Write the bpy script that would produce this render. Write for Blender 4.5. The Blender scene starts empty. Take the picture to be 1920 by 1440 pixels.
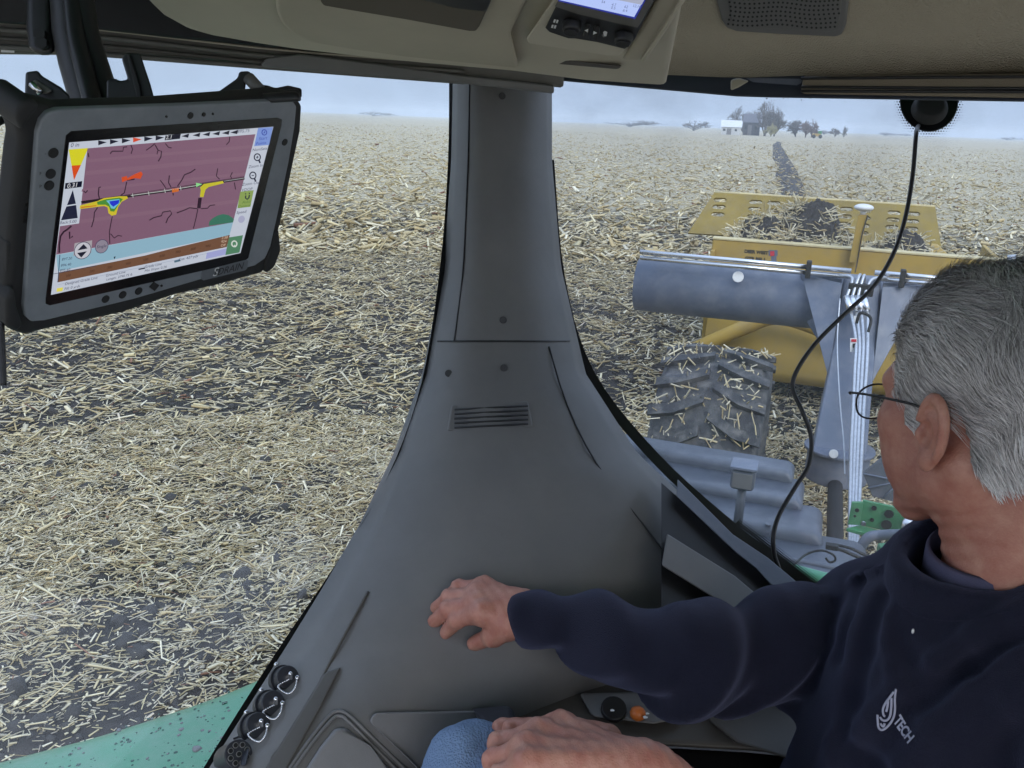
import bpy, bmesh, math, random
import numpy as np
from mathutils import Vector, Matrix, Euler
from mathutils.bvhtree import BVHTree

random.seed(7); RNG = np.random.default_rng(11)
SC = bpy.context.scene
COL = SC.collection

# ------------------------------------------------------------------ camera
FPX = 1650.0; PITCH = math.radians(16.75); ROLL = math.radians(2.2)
CAM = np.array([0.0, 0.0, 3.0])
_F = np.array([0, math.cos(PITCH), -math.sin(PITCH)])
_U0 = np.array([0, math.sin(PITCH), math.cos(PITCH)]); _R0 = np.array([1.0, 0, 0])
_R = math.cos(ROLL) * _R0 + math.sin(ROLL) * _U0
_U = math.cos(ROLL) * _U0 - math.sin(ROLL) * _R0
cd = bpy.data.cameras.new('camera'); cam = bpy.data.objects.new('camera', cd); COL.objects.link(cam)
cam.matrix_world = Matrix([[_R[i], _U[i], -_F[i], CAM[i]] for i in range(3)] + [[0, 0, 0, 1]])
cd.sensor_width = 36; cd.lens = 36 * FPX / 1920; cd.clip_start = 0.02; cd.clip_end = 9000
SC.camera = cam

# ------------------------------------------------------------------ sky, sun, exposure (overcast)
SUN_EL = math.radians(38); SUN_AZ = math.radians(168)      # azimuth clockwise from +Y
w = bpy.data.worlds.new('World'); SC.world = w; w.use_nodes = True
nt = w.node_tree; nt.nodes.clear()
sky = nt.nodes.new('ShaderNodeTexSky'); sky.sky_type = 'NISHITA'; sky.sun_disc = False
sky.sun_elevation = SUN_EL; sky.sun_rotation = SUN_AZ; sky.air_density = 1.6; sky.dust_density = 4.0; sky.ozone_density = 3.0
hs = nt.nodes.new('ShaderNodeHueSaturation'); hs.inputs['Saturation'].default_value = 0.55
mx = nt.nodes.new('ShaderNodeMix'); mx.data_type = 'RGBA'; mx.inputs['Factor'].default_value = 0.8
tcw = nt.nodes.new('ShaderNodeTexCoord'); sxz = nt.nodes.new('ShaderNodeSeparateXYZ'); nt.links.new(tcw.outputs['Generated'], sxz.inputs[0])
mrw = nt.nodes.new('ShaderNodeMapRange'); mrw.inputs['From Min'].default_value = 0.0; mrw.inputs['From Max'].default_value = 1.0; mrw.inputs['To Min'].default_value = 1.0; mrw.inputs['To Max'].default_value = 2.6
nt.links.new(sxz.outputs['Z'], mrw.inputs['Value'])
vsc = nt.nodes.new('ShaderNodeVectorMath'); vsc.operation = 'SCALE'; vsc.inputs[0].default_value = (5.2, 6.25, 8.3)   # overcast layer: zenith brighter than horizon
nt.links.new(mrw.outputs[0], vsc.inputs['Scale']); nt.links.new(vsc.outputs[0], mx.inputs[7])
bg = nt.nodes.new('ShaderNodeBackground'); bg.inputs['Strength'].default_value = 0.085
wo = nt.nodes.new('ShaderNodeOutputWorld')
nt.links.new(sky.outputs[0], hs.inputs['Color']); nt.links.new(hs.outputs[0], mx.inputs[6])
nt.links.new(mx.outputs[2], bg.inputs[0]); nt.links.new(bg.outputs[0], wo.inputs[0])
sl = bpy.data.lights.new('sun', 'SUN'); sl.energy = 1.5; sl.angle = math.radians(35); sl.color = (1, 0.95, 0.88)
so = bpy.data.objects.new('sun', sl); COL.objects.link(so)
sd = Vector((math.sin(SUN_AZ) * math.cos(SUN_EL), math.cos(SUN_AZ) * math.cos(SUN_EL), math.sin(SUN_EL)))
so.rotation_euler = sd.to_track_quat('Z', 'Y').to_euler()
SC.view_settings.view_transform = 'Standard'; SC.view_settings.look = 'None'
SC.view_settings.exposure = 0.55; SC.view_settings.gamma = 1; SC.view_settings.use_curve_mapping = False
cy = SC.cycles
cy.use_denoising = True; cy.max_bounces = 7; cy.diffuse_bounces = 5; cy.glossy_bounces = 3
cy.transmission_bounces = 4; cy.transparent_max_bounces = 12; cy.volume_bounces = 1
cy.caustics_reflective = False; cy.caustics_refractive = False; cy.sample_clamp_indirect = 6
cy.use_adaptive_sampling = True; cy.adaptive_threshold = 0.015

# ------------------------------------------------------------------ helpers
def ray(x, y): return _F + (x - 960) / FPX * _R - (y - 720) / FPX * _U
def U(x, y, d): return CAM + d * ray(x, y)
def Ug(x, y, z=0.0):
    r = ray(x, y); return CAM + r * ((z - CAM[2]) / r[2])
def plane_of(a, b, c):
    A, B, C = U(*a), U(*b), U(*c); n = np.cross(B - A, C - A); n = n / np.linalg.norm(n); return A, (n if (CAM - A) @ n > 0 else -n)
def on_plane(x, y, pl, off=0.0):
    r = ray(x, y); n = pl[1]
    return CAM + r * (((pl[0] + n * off - CAM) @ n) / (r @ n))
HEAD = math.radians(19)
AX = np.array([math.sin(HEAD), math.cos(HEAD), 0]); RX = np.array([math.cos(HEAD), -math.sin(HEAD), 0])
ZV = np.array([0, 0, 1.0])
def L(X, Y, Z): return AX * Y + RX * (X + 0.33) + ZV * Z   # machine frame (camera stands at its origin)

WM = {}
def finish(o, parent=None, **props):
    COL.objects.link(o)
    if parent is not None:
        o.parent = parent; o.matrix_parent_inverse = WM[parent.name].inverted()
        WM[o.name] = Matrix.Identity(4)
    else: WM[o.name] = o.matrix_basis.copy()
    for k, v in props.items(): o[k] = v
    return o
def thing(name, loc, label, category, group=None, M=None):
    o = bpy.data.objects.new(name, None); o.empty_display_size = 0.1
    o.matrix_basis = M if M is not None else Matrix.Translation(Vector(loc))
    finish(o, None, label=label, category=category)
    if group: o['group'] = group
    return o
def mesh(name, V, Fc, mat, parent=None, smooth=False, **props):
    me = bpy.data.meshes.new(name); me.from_pydata([tuple(map(float, v)) for v in V], [], [tuple(map(int, f)) for f in Fc]); me.update()
    if smooth: me.polygons.foreach_set('use_smooth', [True] * len(me.polygons))
    if mat: me.materials.append(mat)
    return finish(bpy.data.objects.new(name, me), parent, **props)
def fast_mesh(name, V, Fq, mat, parent=None, col=None, smooth=False, **props):
    V = np.asarray(V, np.float32); Fq = np.asarray(Fq, np.int32); k = Fq.shape[1]
    me = bpy.data.meshes.new(name)
    me.vertices.add(len(V)); me.vertices.foreach_set('co', V.ravel())
    me.loops.add(Fq.size); me.loops.foreach_set('vertex_index', Fq.ravel())
    me.polygons.add(len(Fq)); me.polygons.foreach_set('loop_start', np.arange(0, Fq.size, k, dtype=np.int32))
    try: me.polygons.foreach_set('loop_total', np.full(len(Fq), k, np.int32))
    except Exception: pass
    if smooth: me.polygons.foreach_set('use_smooth', np.ones(len(Fq), bool))
    me.update(calc_edges=True)
    if col is not None:
        at = me.attributes.new('Col', 'FLOAT_COLOR', 'POINT')
        c4 = np.ones((len(V), 4), np.float32); c4[:, :3] = col; at.data.foreach_set('color', c4.ravel())
    if mat: me.materials.append(mat)
    return finish(bpy.data.objects.new(name, me), parent, **props)
def from_bm(name, bm, mat, parent=None, smooth=False, **props):
    me = bpy.data.meshes.new(name); bmesh.ops.recalc_face_normals(bm, faces=bm.faces); bm.to_mesh(me); bm.free()
    if smooth: me.polygons.foreach_set('use_smooth', [True] * len(me.polygons))
    if mat: me.materials.append(mat)
    return finish(bpy.data.objects.new(name, me), parent, **props)
def bevel(o, width, seg=2, ang=30):
    m = o.modifiers.new('bevel', 'BEVEL'); m.width = width; m.segments = seg; m.limit_method = 'ANGLE'; m.angle_limit = math.radians(ang)
    for p in o.data.polygons: p.use_smooth = True
    m.harden_normals = False
    try:
        wn = o.modifiers.new('wn', 'WEIGHTED_NORMAL'); wn.keep_sharp = False
    except Exception: pass
    return o
def prism(name, pts, ext, mat, parent=None, bev=0.0, seg=2, **props):
    """closed slab: outline pts (world) pushed along ext"""
    pts = [np.asarray(p, float) for p in pts]; n = len(pts); e = np.asarray(ext, float)
    V = pts + [p + e for p in pts]
    Fc = [list(range(n)), list(range(2 * n - 1, n - 1, -1))] + [[i, i + n, (i + 1) % n + n, (i + 1) % n] for i in range(n)]
    o = mesh(name, V, Fc, mat, parent, **props)
    bm = bmesh.new(); bm.from_mesh(o.data); bmesh.ops.recalc_face_normals(bm, faces=bm.faces); bm.to_mesh(o.data); bm.free()
    if bev: bevel(o, bev, seg)
    return o
def slab(name, px, pl, thick, mat, parent=None, bev=0.0, seg=2, off=0.0, **props):
    """outline in photo pixels, dropped on a real plane in the cab, given thickness away from the eye"""
    d = np.mean([ray(x, y) for x, y in px], 0); d /= np.linalg.norm(d)
    return prism(name, [on_plane(x, y, pl, off) for x, y in px], d * thick, mat, parent, bev, seg, **props)
def box_bm(bm, c, ax, ay, az):
    c = np.asarray(c, float); v = []
    for i in (-1, 1):
        for j in (-1, 1):
            for k in (-1, 1): v.append(bm.verts.new(c + i * np.asarray(ax) + j * np.asarray(ay) + k * np.asarray(az)))
    for f in ((0, 1, 3, 2), (4, 6, 7, 5), (0, 4, 5, 1), (2, 3, 7, 6), (0, 2, 6, 4), (1, 5, 7, 3)): bm.faces.new([v[i] for i in f])
def box(name, c, ax, ay, az, mat, parent=None, bev=0.0, seg=2, **props):
    bm = bmesh.new(); box_bm(bm, c, ax, ay, az); o = from_bm(name, bm, mat, parent, **props)
    if bev: bevel(o, bev, seg)
    return o
def smooth_path(P, n=8):
    P = [np.asarray(p, float) for p in P]
    if len(P) < 3: return P
    out = []
    for i in range(len(P) - 1):
        p0 = P[max(i - 1, 0)]; p1 = P[i]; p2 = P[i + 1]; p3 = P[min(i + 2, len(P) - 1)]
        for k in range(n):
            t = k / n
            out.append(0.5 * (2 * p1 + (p2 - p0) * t + (2 * p0 - 5 * p1 + 4 * p2 - p3) * t * t + (3 * p1 - p0 - 3 * p2 + p3) * t ** 3))
    return out + [P[-1]]
def tube_geo(P, r, k=8, V=None, Fc=None):
    V = [] if V is None else V; Fc = [] if Fc is None else Fc; base = len(V); n = len(P)
    P = [np.asarray(p, float) for p in P]; rr = r if hasattr(r, '__len__') else [r] * n; up = None
    for i in range(n):
        t = P[min(i + 1, n - 1)] - P[max(i - 1, 0)]; t = t / (np.linalg.norm(t) + 1e-12)
        if up is None: up = np.array([0, 0, 1.0]) if abs(t[2]) < 0.9 else np.array([1.0, 0, 0])
        up = up - t * (up @ t); up = up / (np.linalg.norm(up) + 1e-12); s = np.cross(t, up)
        for j in range(k):
            a = 2 * math.pi * j / k; V.append(P[i] + rr[i] * (math.cos(a) * up + math.sin(a) * s))
    for i in range(n - 1):
        for j in range(k): Fc.append([base + i * k + j, base + i * k + (j + 1) % k, base + (i + 1) * k + (j + 1) % k, base + (i + 1) * k + j])
    Fc.append([base + j for j in range(k - 1, -1, -1)]); Fc.append([base + (n - 1) * k + j for j in range(k)])
    return V, Fc
def tube(name, P, r, mat, parent=None, k=8, n=8, curved=True, **props):
    V, Fc = tube_geo(smooth_path(P, n) if curved else P, r, k); return mesh(name, V, Fc, mat, parent, True, **props)
def cyl(name, a, b, r, mat, parent=None, k=20, bev=0.0, r2=None, **props):
    V, Fc = tube_geo([a, b], [r, r if r2 is None else r2], k); o = mesh(name, V, Fc, mat, parent, **props)
    if bev: bevel(o, bev, 2, 40)
    else:
        for p in o.data.polygons: p.use_smooth = len(p.vertices) == 4
    return o
def ellipsoid(name, c, r, mat, parent=None, sub=3, **props):
    bm = bmesh.new(); bmesh.ops.create_icosphere(bm, subdivisions=sub, radius=1)
    for v in bm.verts: v.co = Vector([c[i] + v.co[i] * r[i] for i in range(3)])
    return from_bm(name, bm, mat, parent, True, **props)
def text_geo(s, size=1.0, shear=0.0, bold=0.0):
    cu = bpy.data.curves.new('txt', 'FONT'); cu.body = s; cu.size = size; cu.shear = shear; cu.align_x = 'CENTER'; cu.align_y = 'CENTER'; cu.offset = bold; cu.resolution_u = 3
    o = bpy.data.objects.new('txt', cu); COL.objects.link(o); dg = bpy.context.evaluated_depsgraph_get()
    me = bpy.data.meshes.new_from_object(o.evaluated_get(dg)); V = [np.array(v.co) for v in me.vertices]; Fc = [list(p.vertices) for p in me.polygons]
    bpy.data.objects.remove(o); bpy.data.curves.remove(cu); bpy.data.meshes.remove(me); return V, Fc
def hash2(ix, iy, s=0):
    h = (ix.astype(np.int64) * 374761393 + iy.astype(np.int64) * 668265263 + s * 974711) & 0x7fffffff
    h = ((h ^ (h >> 13)) * 1274126177) & 0x7fffffff
    return ((h ^ (h >> 16)) & 0xffff) / 65535.0
def vn(x, y, s=0):
    x = np.asarray(x, float); y = np.asarray(y, float); ix = np.floor(x); iy = np.floor(y); fx = x - ix; fy = y - iy
    fx = fx * fx * (3 - 2 * fx); fy = fy * fy * (3 - 2 * fy)
    a = hash2(ix, iy, s); b = hash2(ix + 1, iy, s); c = hash2(ix, iy + 1, s); d = hash2(ix + 1, iy + 1, s)
    return (a * (1 - fx) + b * fx) * (1 - fy) + (c * (1 - fx) + d * fx) * fy

# ------------------------------------------------------------------ materials
def mat(name, color, rough=0.6, metal=0.0, noise=0.0, nscale=20.0, bump=0.0, bscale=200.0, color2=None, spec=0.5, dirt=None, coat=0.0):
    m = bpy.data.materials.new(name); m.use_nodes = True; t = m.node_tree; b = t.nodes['Principled BSDF']
    b.inputs['Base Color'].default_value = (*color, 1); b.inputs['Roughness'].default_value = rough; b.inputs['Metallic'].default_value = metal
    b.inputs['Specular IOR Level'].default_value = spec
    if coat: b.inputs['Coat Weight'].default_value = coat
    tc = t.nodes.new('ShaderNodeTexCoord')
    last = None
    if noise or color2:
        n = t.nodes.new('ShaderNodeTexNoise'); n.inputs['Scale'].default_value = nscale; n.inputs['Detail'].default_value = 6; n.inputs['Roughness'].default_value = 0.65
        t.links.new(tc.outputs['Object'], n.inputs['Vector'])
        r = t.nodes.new('ShaderNodeValToRGB'); c2 = color2 or tuple(c * (1 - noise) for c in color); c1 = color if color2 else tuple(min(1, c * (1 + noise)) for c in color)
        r.color_ramp.elements[0].position = 0.32; r.color_ramp.elements[0].color = (*c2, 1); r.color_ramp.elements[1].position = 0.68; r.color_ramp.elements[1].color = (*c1, 1)
        t.links.new(n.outputs['Fac'], r.inputs[0]); last = r.outputs[0]
    if dirt:
        dcol, amt, dsc = dirt
        n2 = t.nodes.new('ShaderNodeTexNoise'); n2.inputs['Scale'].default_value = dsc; n2.inputs['Detail'].default_value = 9; n2.inputs['Roughness'].default_value = 0.7
        t.links.new(tc.outputs['Object'], n2.inputs['Vector'])
        r2 = t.nodes.new('ShaderNodeMapRange'); r2.inputs['From Min'].default_value = 0.45; r2.inputs['From Max'].default_value = 0.72; r2.inputs['To Max'].default_value = amt
        t.links.new(n2.outputs['Fac'], r2.inputs['Value'])
        mxx = t.nodes.new('ShaderNodeMix'); mxx.data_type = 'RGBA'; t.links.new(r2.outputs[0], mxx.inputs['Factor'])
        if last: t.links.new(last, mxx.inputs[6])
        else: mxx.inputs[6].default_value = (*color, 1)
        mxx.inputs[7].default_value = (*dcol, 1); last = mxx.outputs[2]
    if last: t.links.new(last, b.inputs['Base Color'])
    if bump:
        n3 = t.nodes.new('ShaderNodeTexNoise'); n3.inputs['Scale'].default_value = bscale; n3.inputs['Detail'].default_value = 3
        t.links.new(tc.outputs['Object'], n3.inputs['Vector']); bp = t.nodes.new('ShaderNodeBump'); bp.inputs['Strength'].default_value = bump; bp.inputs['Distance'].default_value = 0.3 / bscale
        t.links.new(n3.outputs['Fac'], bp.inputs['Height']); t.links.new(bp.outputs[0], b.inputs['Normal'])
    return m
def vcol_mat(name, rough=0.8, trans=0.0):
    m = bpy.data.materials.new(name); m.use_nodes = True; t = m.node_tree; b = t.nodes['Principled BSDF']; b.inputs['Roughness'].default_value = rough; b.inputs['Specular IOR Level'].default_value = 0.25
    a = t.nodes.new('ShaderNodeAttribute'); a.attribute_name = 'Col'; t.links.new(a.outputs['Color'], b.inputs['Base Color']); return m
def emis(name, color, strength=1.0):
    m = bpy.data.materials.new(name); m.use_nodes = True; b = m.node_tree.nodes['Principled BSDF']
    b.inputs['Base Color'].default_value = (0.01, 0.01, 0.012, 1); b.inputs['Roughness'].default_value = 0.25
    b.inputs['Emission Color'].default_value = (*color, 1); b.inputs['Emission Strength'].default_value = strength; return m
def s2l(r, g, b): return tuple(((c / 255 + 0.055) / 1.055) ** 2.4 if c > 10 else c / 255 / 12.92 for c in (r, g, b))
def glass(name, tint, spec_amt=1.0, dirt=0.05):
    m = bpy.data.materials.new(name); m.use_nodes = True; t = m.node_tree; t.nodes.clear(); out = t.nodes.new('ShaderNodeOutputMaterial')
    tr = t.nodes.new('ShaderNodeBsdfTransparent'); tr.inputs[0].default_value = (*tint, 1)
    gl = t.nodes.new('ShaderNodeBsdfGlossy'); gl.inputs['Roughness'].default_value = 0.03
    lw = t.nodes.new('ShaderNodeLayerWeight'); lw.inputs['Blend'].default_value = 0.5; fp = t.nodes.new('ShaderNodeMath'); fp.operation = 'POWER'; fp.inputs[1].default_value = 5.0; t.links.new(lw.outputs['Facing'], fp.inputs[0])
    fr = t.nodes.new('ShaderNodeMath'); fr.operation = 'MULTIPLY_ADD'; fr.inputs[1].default_value = 0.6 * spec_amt; fr.inputs[2].default_value = 0.025 * spec_amt; t.links.new(fp.outputs[0], fr.inputs[0])
    m1 = t.nodes.new('ShaderNodeMixShader'); t.links.new(fr.outputs[0], m1.inputs[0]); t.links.new(tr.outputs[0], m1.inputs[1]); t.links.new(gl.outputs[0], m1.inputs[2])
    tc = t.nodes.new('ShaderNodeTexCoord'); n = t.nodes.new('ShaderNodeTexNoise'); n.inputs['Scale'].default_value = 6; n.inputs['Detail'].default_value = 8; t.links.new(tc.outputs['Object'], n.inputs['Vector'])
    mr = t.nodes.new('ShaderNodeMapRange'); mr.inputs['From Min'].default_value = 0.4; mr.inputs['From Max'].default_value = 0.8; mr.inputs['To Min'].default_value = dirt * 0.4; mr.inputs['To Max'].default_value = dirt * 2
    t.links.new(n.outputs['Fac'], mr.inputs['Value'])
    df = t.nodes.new('ShaderNodeBsdfDiffuse'); df.inputs[0].default_value = (0.5, 0.5, 0.52, 1)
    m2 = t.nodes.new('ShaderNodeMixShader'); t.links.new(mr.outputs[0], m2.inputs[0]); t.links.new(m1.outputs[0], m2.inputs[1]); t.links.new(df.outputs[0], m2.inputs[2])
    t.links.new(m2.outputs[0], out.inputs[0]); return m

M = {}
M['black'] = mat('black_plastic', (0.012, 0.012, 0.014), 0.45, bump=0.15, bscale=900)
M['rubber'] = mat('black_rubber', (0.016, 0.016, 0.017), 0.7, bump=0.2, bscale=500)
M['frit'] = mat('glass_frit', (0.006, 0.006, 0.007), 0.3)
M['beige'] = mat('beige_plastic', (0.40, 0.365, 0.29), 0.6, noise=0.06, nscale=9, bump=0.25, bscale=1500)
M['beige_light'] = mat('light_beige_plastic', (0.47, 0.435, 0.355), 0.55, noise=0.05, nscale=9, bump=0.25, bscale=1500)
M['pocket'] = mat('dark_pocket_lining', (0.10, 0.088, 0.07), 0.9, bump=0.4, bscale=900)
M['grey_trim'] = mat('grey_trim_plastic', (0.155, 0.153, 0.155), 0.52, noise=0.08, nscale=7, bump=0.6, bscale=900, dirt=((0.22, 0.21, 0.195), 0.35, 6))
M['grey_panel'] = mat('soft_grey_panel', (0.20, 0.20, 0.208), 0.6, noise=0.08, nscale=7, bump=0.6, bscale=900, dirt=((0.26, 0.25, 0.24), 0.3, 7))
M['dark_trim'] = mat('dark_brown_trim', (0.085, 0.078, 0.07), 0.6, noise=0.1, nscale=6, bump=0.3, bscale=1300)
M['rail'] = mat('dark_grey_rail', (0.13, 0.125, 0.115), 0.42, noise=0.1, nscale=12)
M['bezel'] = mat('slate_grey_tablet_shell', (0.215, 0.235, 0.262), 0.55, noise=0.10, nscale=40, bump=0.3, bscale=1800)
M['chrome'] = mat('bright_steel', (0.72, 0.72, 0.74), 0.25, 1.0)
M['hose'] = mat('silver_hose_sleeve', (0.48, 0.50, 0.54), 0.35, 0.6, noise=0.15, nscale=40)
M['steel_blue'] = mat('slate_blue_paint', (0.115, 0.135, 0.185), 0.5, noise=0.1, nscale=3, dirt=((0.27, 0.27, 0.29), 0.5, 5))
M['yellow'] = mat('dusty_yellow_paint', (0.40, 0.265, 0.055), 0.55, noise=0.08, nscale=3, dirt=((0.28, 0.205, 0.10), 0.65, 4))
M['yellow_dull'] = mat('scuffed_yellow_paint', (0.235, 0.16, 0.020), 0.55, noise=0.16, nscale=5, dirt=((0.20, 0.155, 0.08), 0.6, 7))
M['yellow_pale'] = mat('worn_yellow_edge', (0.6, 0.5, 0.27), 0.6, dirt=((0.3, 0.24, 0.16), 0.6, 9))
M['mould'] = mat('dusty_black_bodywork', (0.085, 0.095, 0.12), 0.42, noise=0.2, nscale=5, dirt=((0.18, 0.19, 0.21), 0.45, 14), bump=0.15, bscale=160)
M['green'] = mat('green_machine_paint', (0.04, 0.20, 0.085), 0.4, noise=0.08, nscale=5, dirt=((0.12, 0.2, 0.13), 0.5, 12))
M['green_fender'] = mat('pale_green_fender_paint', (0.085, 0.30, 0.175), 0.33, noise=0.04, nscale=4, dirt=((0.24, 0.33, 0.27), 0.45, 11))
M['tyre'] = mat('muddy_tyre_rubber', (0.035, 0.037, 0.043), 0.85, dirt=((0.20, 0.19, 0.175), 0.75, 9), bump=0.5, bscale=60)
M['soil'] = mat('black_soil', (0.036, 0.033, 0.032), 0.95, noise=0.35, nscale=22, bump=0.8, bscale=60)
M['white'] = mat('white_paint', (0.75, 0.75, 0.75), 0.4)
M['red'] = mat('red_print', (0.5, 0.03, 0.05), 0.5)
M['print'] = mat('black_print', (0.02, 0.02, 0.02), 0.6)
M['orange'] = mat('orange_plastic', (0.6, 0.16, 0.03), 0.4)
M['straw'] = vcol_mat('straw', 0.75)
M['hairm'] = vcol_mat('hair_strands', 0.45)
M['glass'] = glass('cab_glass', (0.93, 0.965, 0.98))
M['glass_rear'] = glass('dusty_rear_glass', (0.92, 0.955, 0.98), dirt=0.11)
M['lens'] = glass('spectacle_lens', (0.95, 0.96, 0.97), dirt=0.02)
M['cable'] = mat('black_cable', (0.02, 0.019, 0.022), 0.4)
M['bark'] = mat('grey_bark', (0.10, 0.085, 0.075), 0.9)
M['bark_red'] = mat('reddish_twigs', (0.13, 0.085, 0.075), 0.9)
M['willow'] = mat('yellowish_willow_twigs', (0.30, 0.27, 0.12), 0.9)

# headliner: woven fabric
def fabric(name, color, scale, strength=0.5):
    m = mat(name, color, 0.95, noise=0.05, nscale=5, spec=0.2); t = m.node_tree; b = t.nodes['Principled BSDF']
    tc = t.nodes.new('ShaderNodeTexCoord'); vo = t.nodes.new('ShaderNodeTexVoronoi'); vo.inputs['Scale'].default_value = scale; t.links.new(tc.outputs['Object'], vo.inputs['Vector'])
    bp = t.nodes.new('ShaderNodeBump'); bp.inputs['Strength'].default_value = strength; bp.inputs['Distance'].default_value = 0.0015
    t.links.new(vo.outputs['Distance'], bp.inputs['Height']); t.links.new(bp.outputs[0], b.inputs['Normal']); return m
M['liner'] = fabric('woven_headliner', (0.42, 0.375, 0.30), 420, 0.9)
M['navy'] = fabric('navy_sweatshirt_fleece', (0.0100, 0.0105, 0.0225), 900, 0.5)
b_ = M['navy'].node_tree.nodes['Principled BSDF']; b_.inputs['Sheen Weight'].default_value = 0.35; b_.inputs['Sheen Roughness'].default_value = 0.5; b_.inputs['Sheen Tint'].default_value = (0.35, 0.37, 0.6, 1)
M['denim'] = fabric('blue_denim', (0.17, 0.25, 0.40), 420, 1.0)
M['tshirt'] = fabric('greyish_purple_tshirt', (0.09, 0.085, 0.14), 900, 0.4)
M['emblem'] = mat('pale_embroidery', (0.36, 0.36, 0.46), 0.8)
# skin
m = mat('skin', (0.52, 0.265, 0.195), 0.48, nscale=46, color2=(0.40, 0.15, 0.11), bump=0.9, bscale=520, dirt=((0.33, 0.10, 0.075), .45, 24)); M['skin'] = m
b_ = m.node_tree.nodes['Principled BSDF']; b_.inputs['Subsurface Weight'].default_value = 0.12; b_.inputs['Subsurface Radius'].default_value = (0.008, 0.003, 0.0015); b_.inputs['Subsurface Scale'].default_value = 1.0

# ground: soil near, chaff-covered mix further out where single stalks cannot be told apart
def ground_mat():
    m = bpy.data.materials.new('stubble_field'); m.use_nodes = True; t = m.node_tree; b = t.nodes['Principled BSDF']; b.inputs['Roughness'].default_value = 0.95; b.inputs['Specular IOR Level'].default_value = 0.1
    g = t.nodes.new('ShaderNodeNewGeometry')
    def noise(sc, det=5, ro=0.6):
        n = t.nodes.new('ShaderNodeTexNoise'); n.inputs['Scale'].default_value = sc; n.inputs['Detail'].default_value = det; n.inputs['Roughness'].default_value = ro
        t.links.new(g.outputs['Position'], n.inputs['Vector']); return n.outputs['Fac']
    def mrange(s, a, b2, c, d):
        n = t.nodes.new('ShaderNodeMapRange'); n.inputs['From Min'].default_value = a; n.inputs['From Max'].default_value = b2; n.inputs['To Min'].default_value = c; n.inputs['To Max'].default_value = d; t.links.new(s, n.inputs['Value']); return n.outputs[0]
    def mix(f, A, B):
        n = t.nodes.new('ShaderNodeMix'); n.data_type = 'RGBA'; t.links.new(f, n.inputs['Factor'])
        for s, v in ((6, A), (7, B)):
            if isinstance(v, tuple): n.inputs[s].default_value = (*v, 1)
            else: t.links.new(v, n.inputs[s])
        return n.outputs[2]
    soil = mix(mrange(noise(9, 6), 0.35, 0.65, 0, 1), (0.024, 0.022, 0.022), (0.055, 0.050, 0.048))
    chaffc = mix(mrange(noise(30, 4), 0.35, 0.65, 0, 1), (0.32, 0.275, 0.19), (0.50, 0.45, 0.34))
    # cover: fine mottling (single stalks), patches, and how far out (stalk meshes thin out)
    ln = t.nodes.new('ShaderNodeVectorMath'); ln.operation = 'LENGTH'; t.links.new(g.outputs['Position'], ln.inputs[0])
    far = mrange(ln.outputs['Value'], 8, 40, -0.28, 0.10)
    a = t.nodes.new('ShaderNodeMath'); a.operation = 'ADD'; t.links.new(noise(2.2, 9, 0.75), a.inputs[0]); t.links.new(far, a.inputs[1])
    at_ = t.nodes.new('ShaderNodeAttribute'); at_.attribute_name = 'Col'; a2 = t.nodes.new('ShaderNodeMath'); a2.operation = 'MULTIPLY_ADD'; t.links.new(at_.outputs['Fac'], a2.inputs[0]); a2.inputs[1].default_value = 0.3; t.links.new(a.outputs[0], a2.inputs[2])
    cover = mrange(a2.outputs[0], 0.42, 0.54, 0, 1)
    base = mix(cover, soil, chaffc)
    tone = mix(mrange(noise(0.02, 3), 0.3, 0.7, 0, 1), (0.40, 0.345, 0.245), (0.46, 0.405, 0.30))
    tone = mix(mrange(noise(0.9, 10, 0.8), 0.48, 0.66, 0, 0.6), tone, (0.17, 0.155, 0.135))
    base = mix(mrange(ln.outputs['Value'], 50, 220, 0, 0.75), base, tone)
    t.links.new(base, b.inputs['Base Color'])
    bp = t.nodes.new('ShaderNodeBump'); bp.inputs['Strength'].default_value = 0.7; bp.inputs['Distance'].default_value = 0.02
    t.links.new(noise(40, 6, 0.7), bp.inputs['Height']); t.links.new(bp.outputs[0], b.inputs['Normal']); return m
M['ground'] = ground_mat()
M['strip'] = mat('fresh_cut_soil', (0.042, 0.040, 0.045), 0.95, nscale=1.2, color2=(0.085, 0.078, 0.075), bump=0.5, bscale=12)

# ------------------------------------------------------------------ ground
def gheight(x, y):
    r = np.hypot(x, y); fade = np.clip((45 - r) / 30, 0, 1)
    h = (vn(x * 0.7, y * 0.7, 1) - .5) * 0.09 + (vn(x * 2.1, y * 2.1, 2) - .5) * 0.07 + (vn(x * 5.3, y * 5.3, 3) - .5) * 0.05 + (vn(x * 13, y * 13, 4) - .5) * 0.022
    return h * fade - 0.03 * fade
rad = np.concatenate([[0.0], np.geomspace(1.5, 60, 230), np.geomspace(63, 3000, 60)])
ang = np.concatenate([np.linspace(-48, 48, 240), np.linspace(50, 310, 80)]) * math.pi / 180
RR, AA = np.meshgrid(rad, ang, indexing='ij'); gx = RR * np.sin(AA); gy = RR * np.cos(AA)
GV = np.stack([gx, gy, gheight(gx, gy)], -1).reshape(-1, 3); na = len(ang); idx = np.arange(len(rad) * na).reshape(len(rad), na); nx = np.roll(idx, -1, 1)
GCOV = np.clip((np.abs((AA + math.pi) % (2 * math.pi) - math.pi) - math.radians(43)) / math.radians(3), 0, 1).reshape(-1)
GF = np.stack([idx[:-1], idx[1:], nx[1:], nx[:-1]], -1).reshape(-1, 4)
fast_mesh('field', GV, GF, M['ground'], col=np.repeat(GCOV[:, None], 3, 1), smooth=True, kind='structure', label='harvested corn field of dark soil covered in pale stalks')

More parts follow.
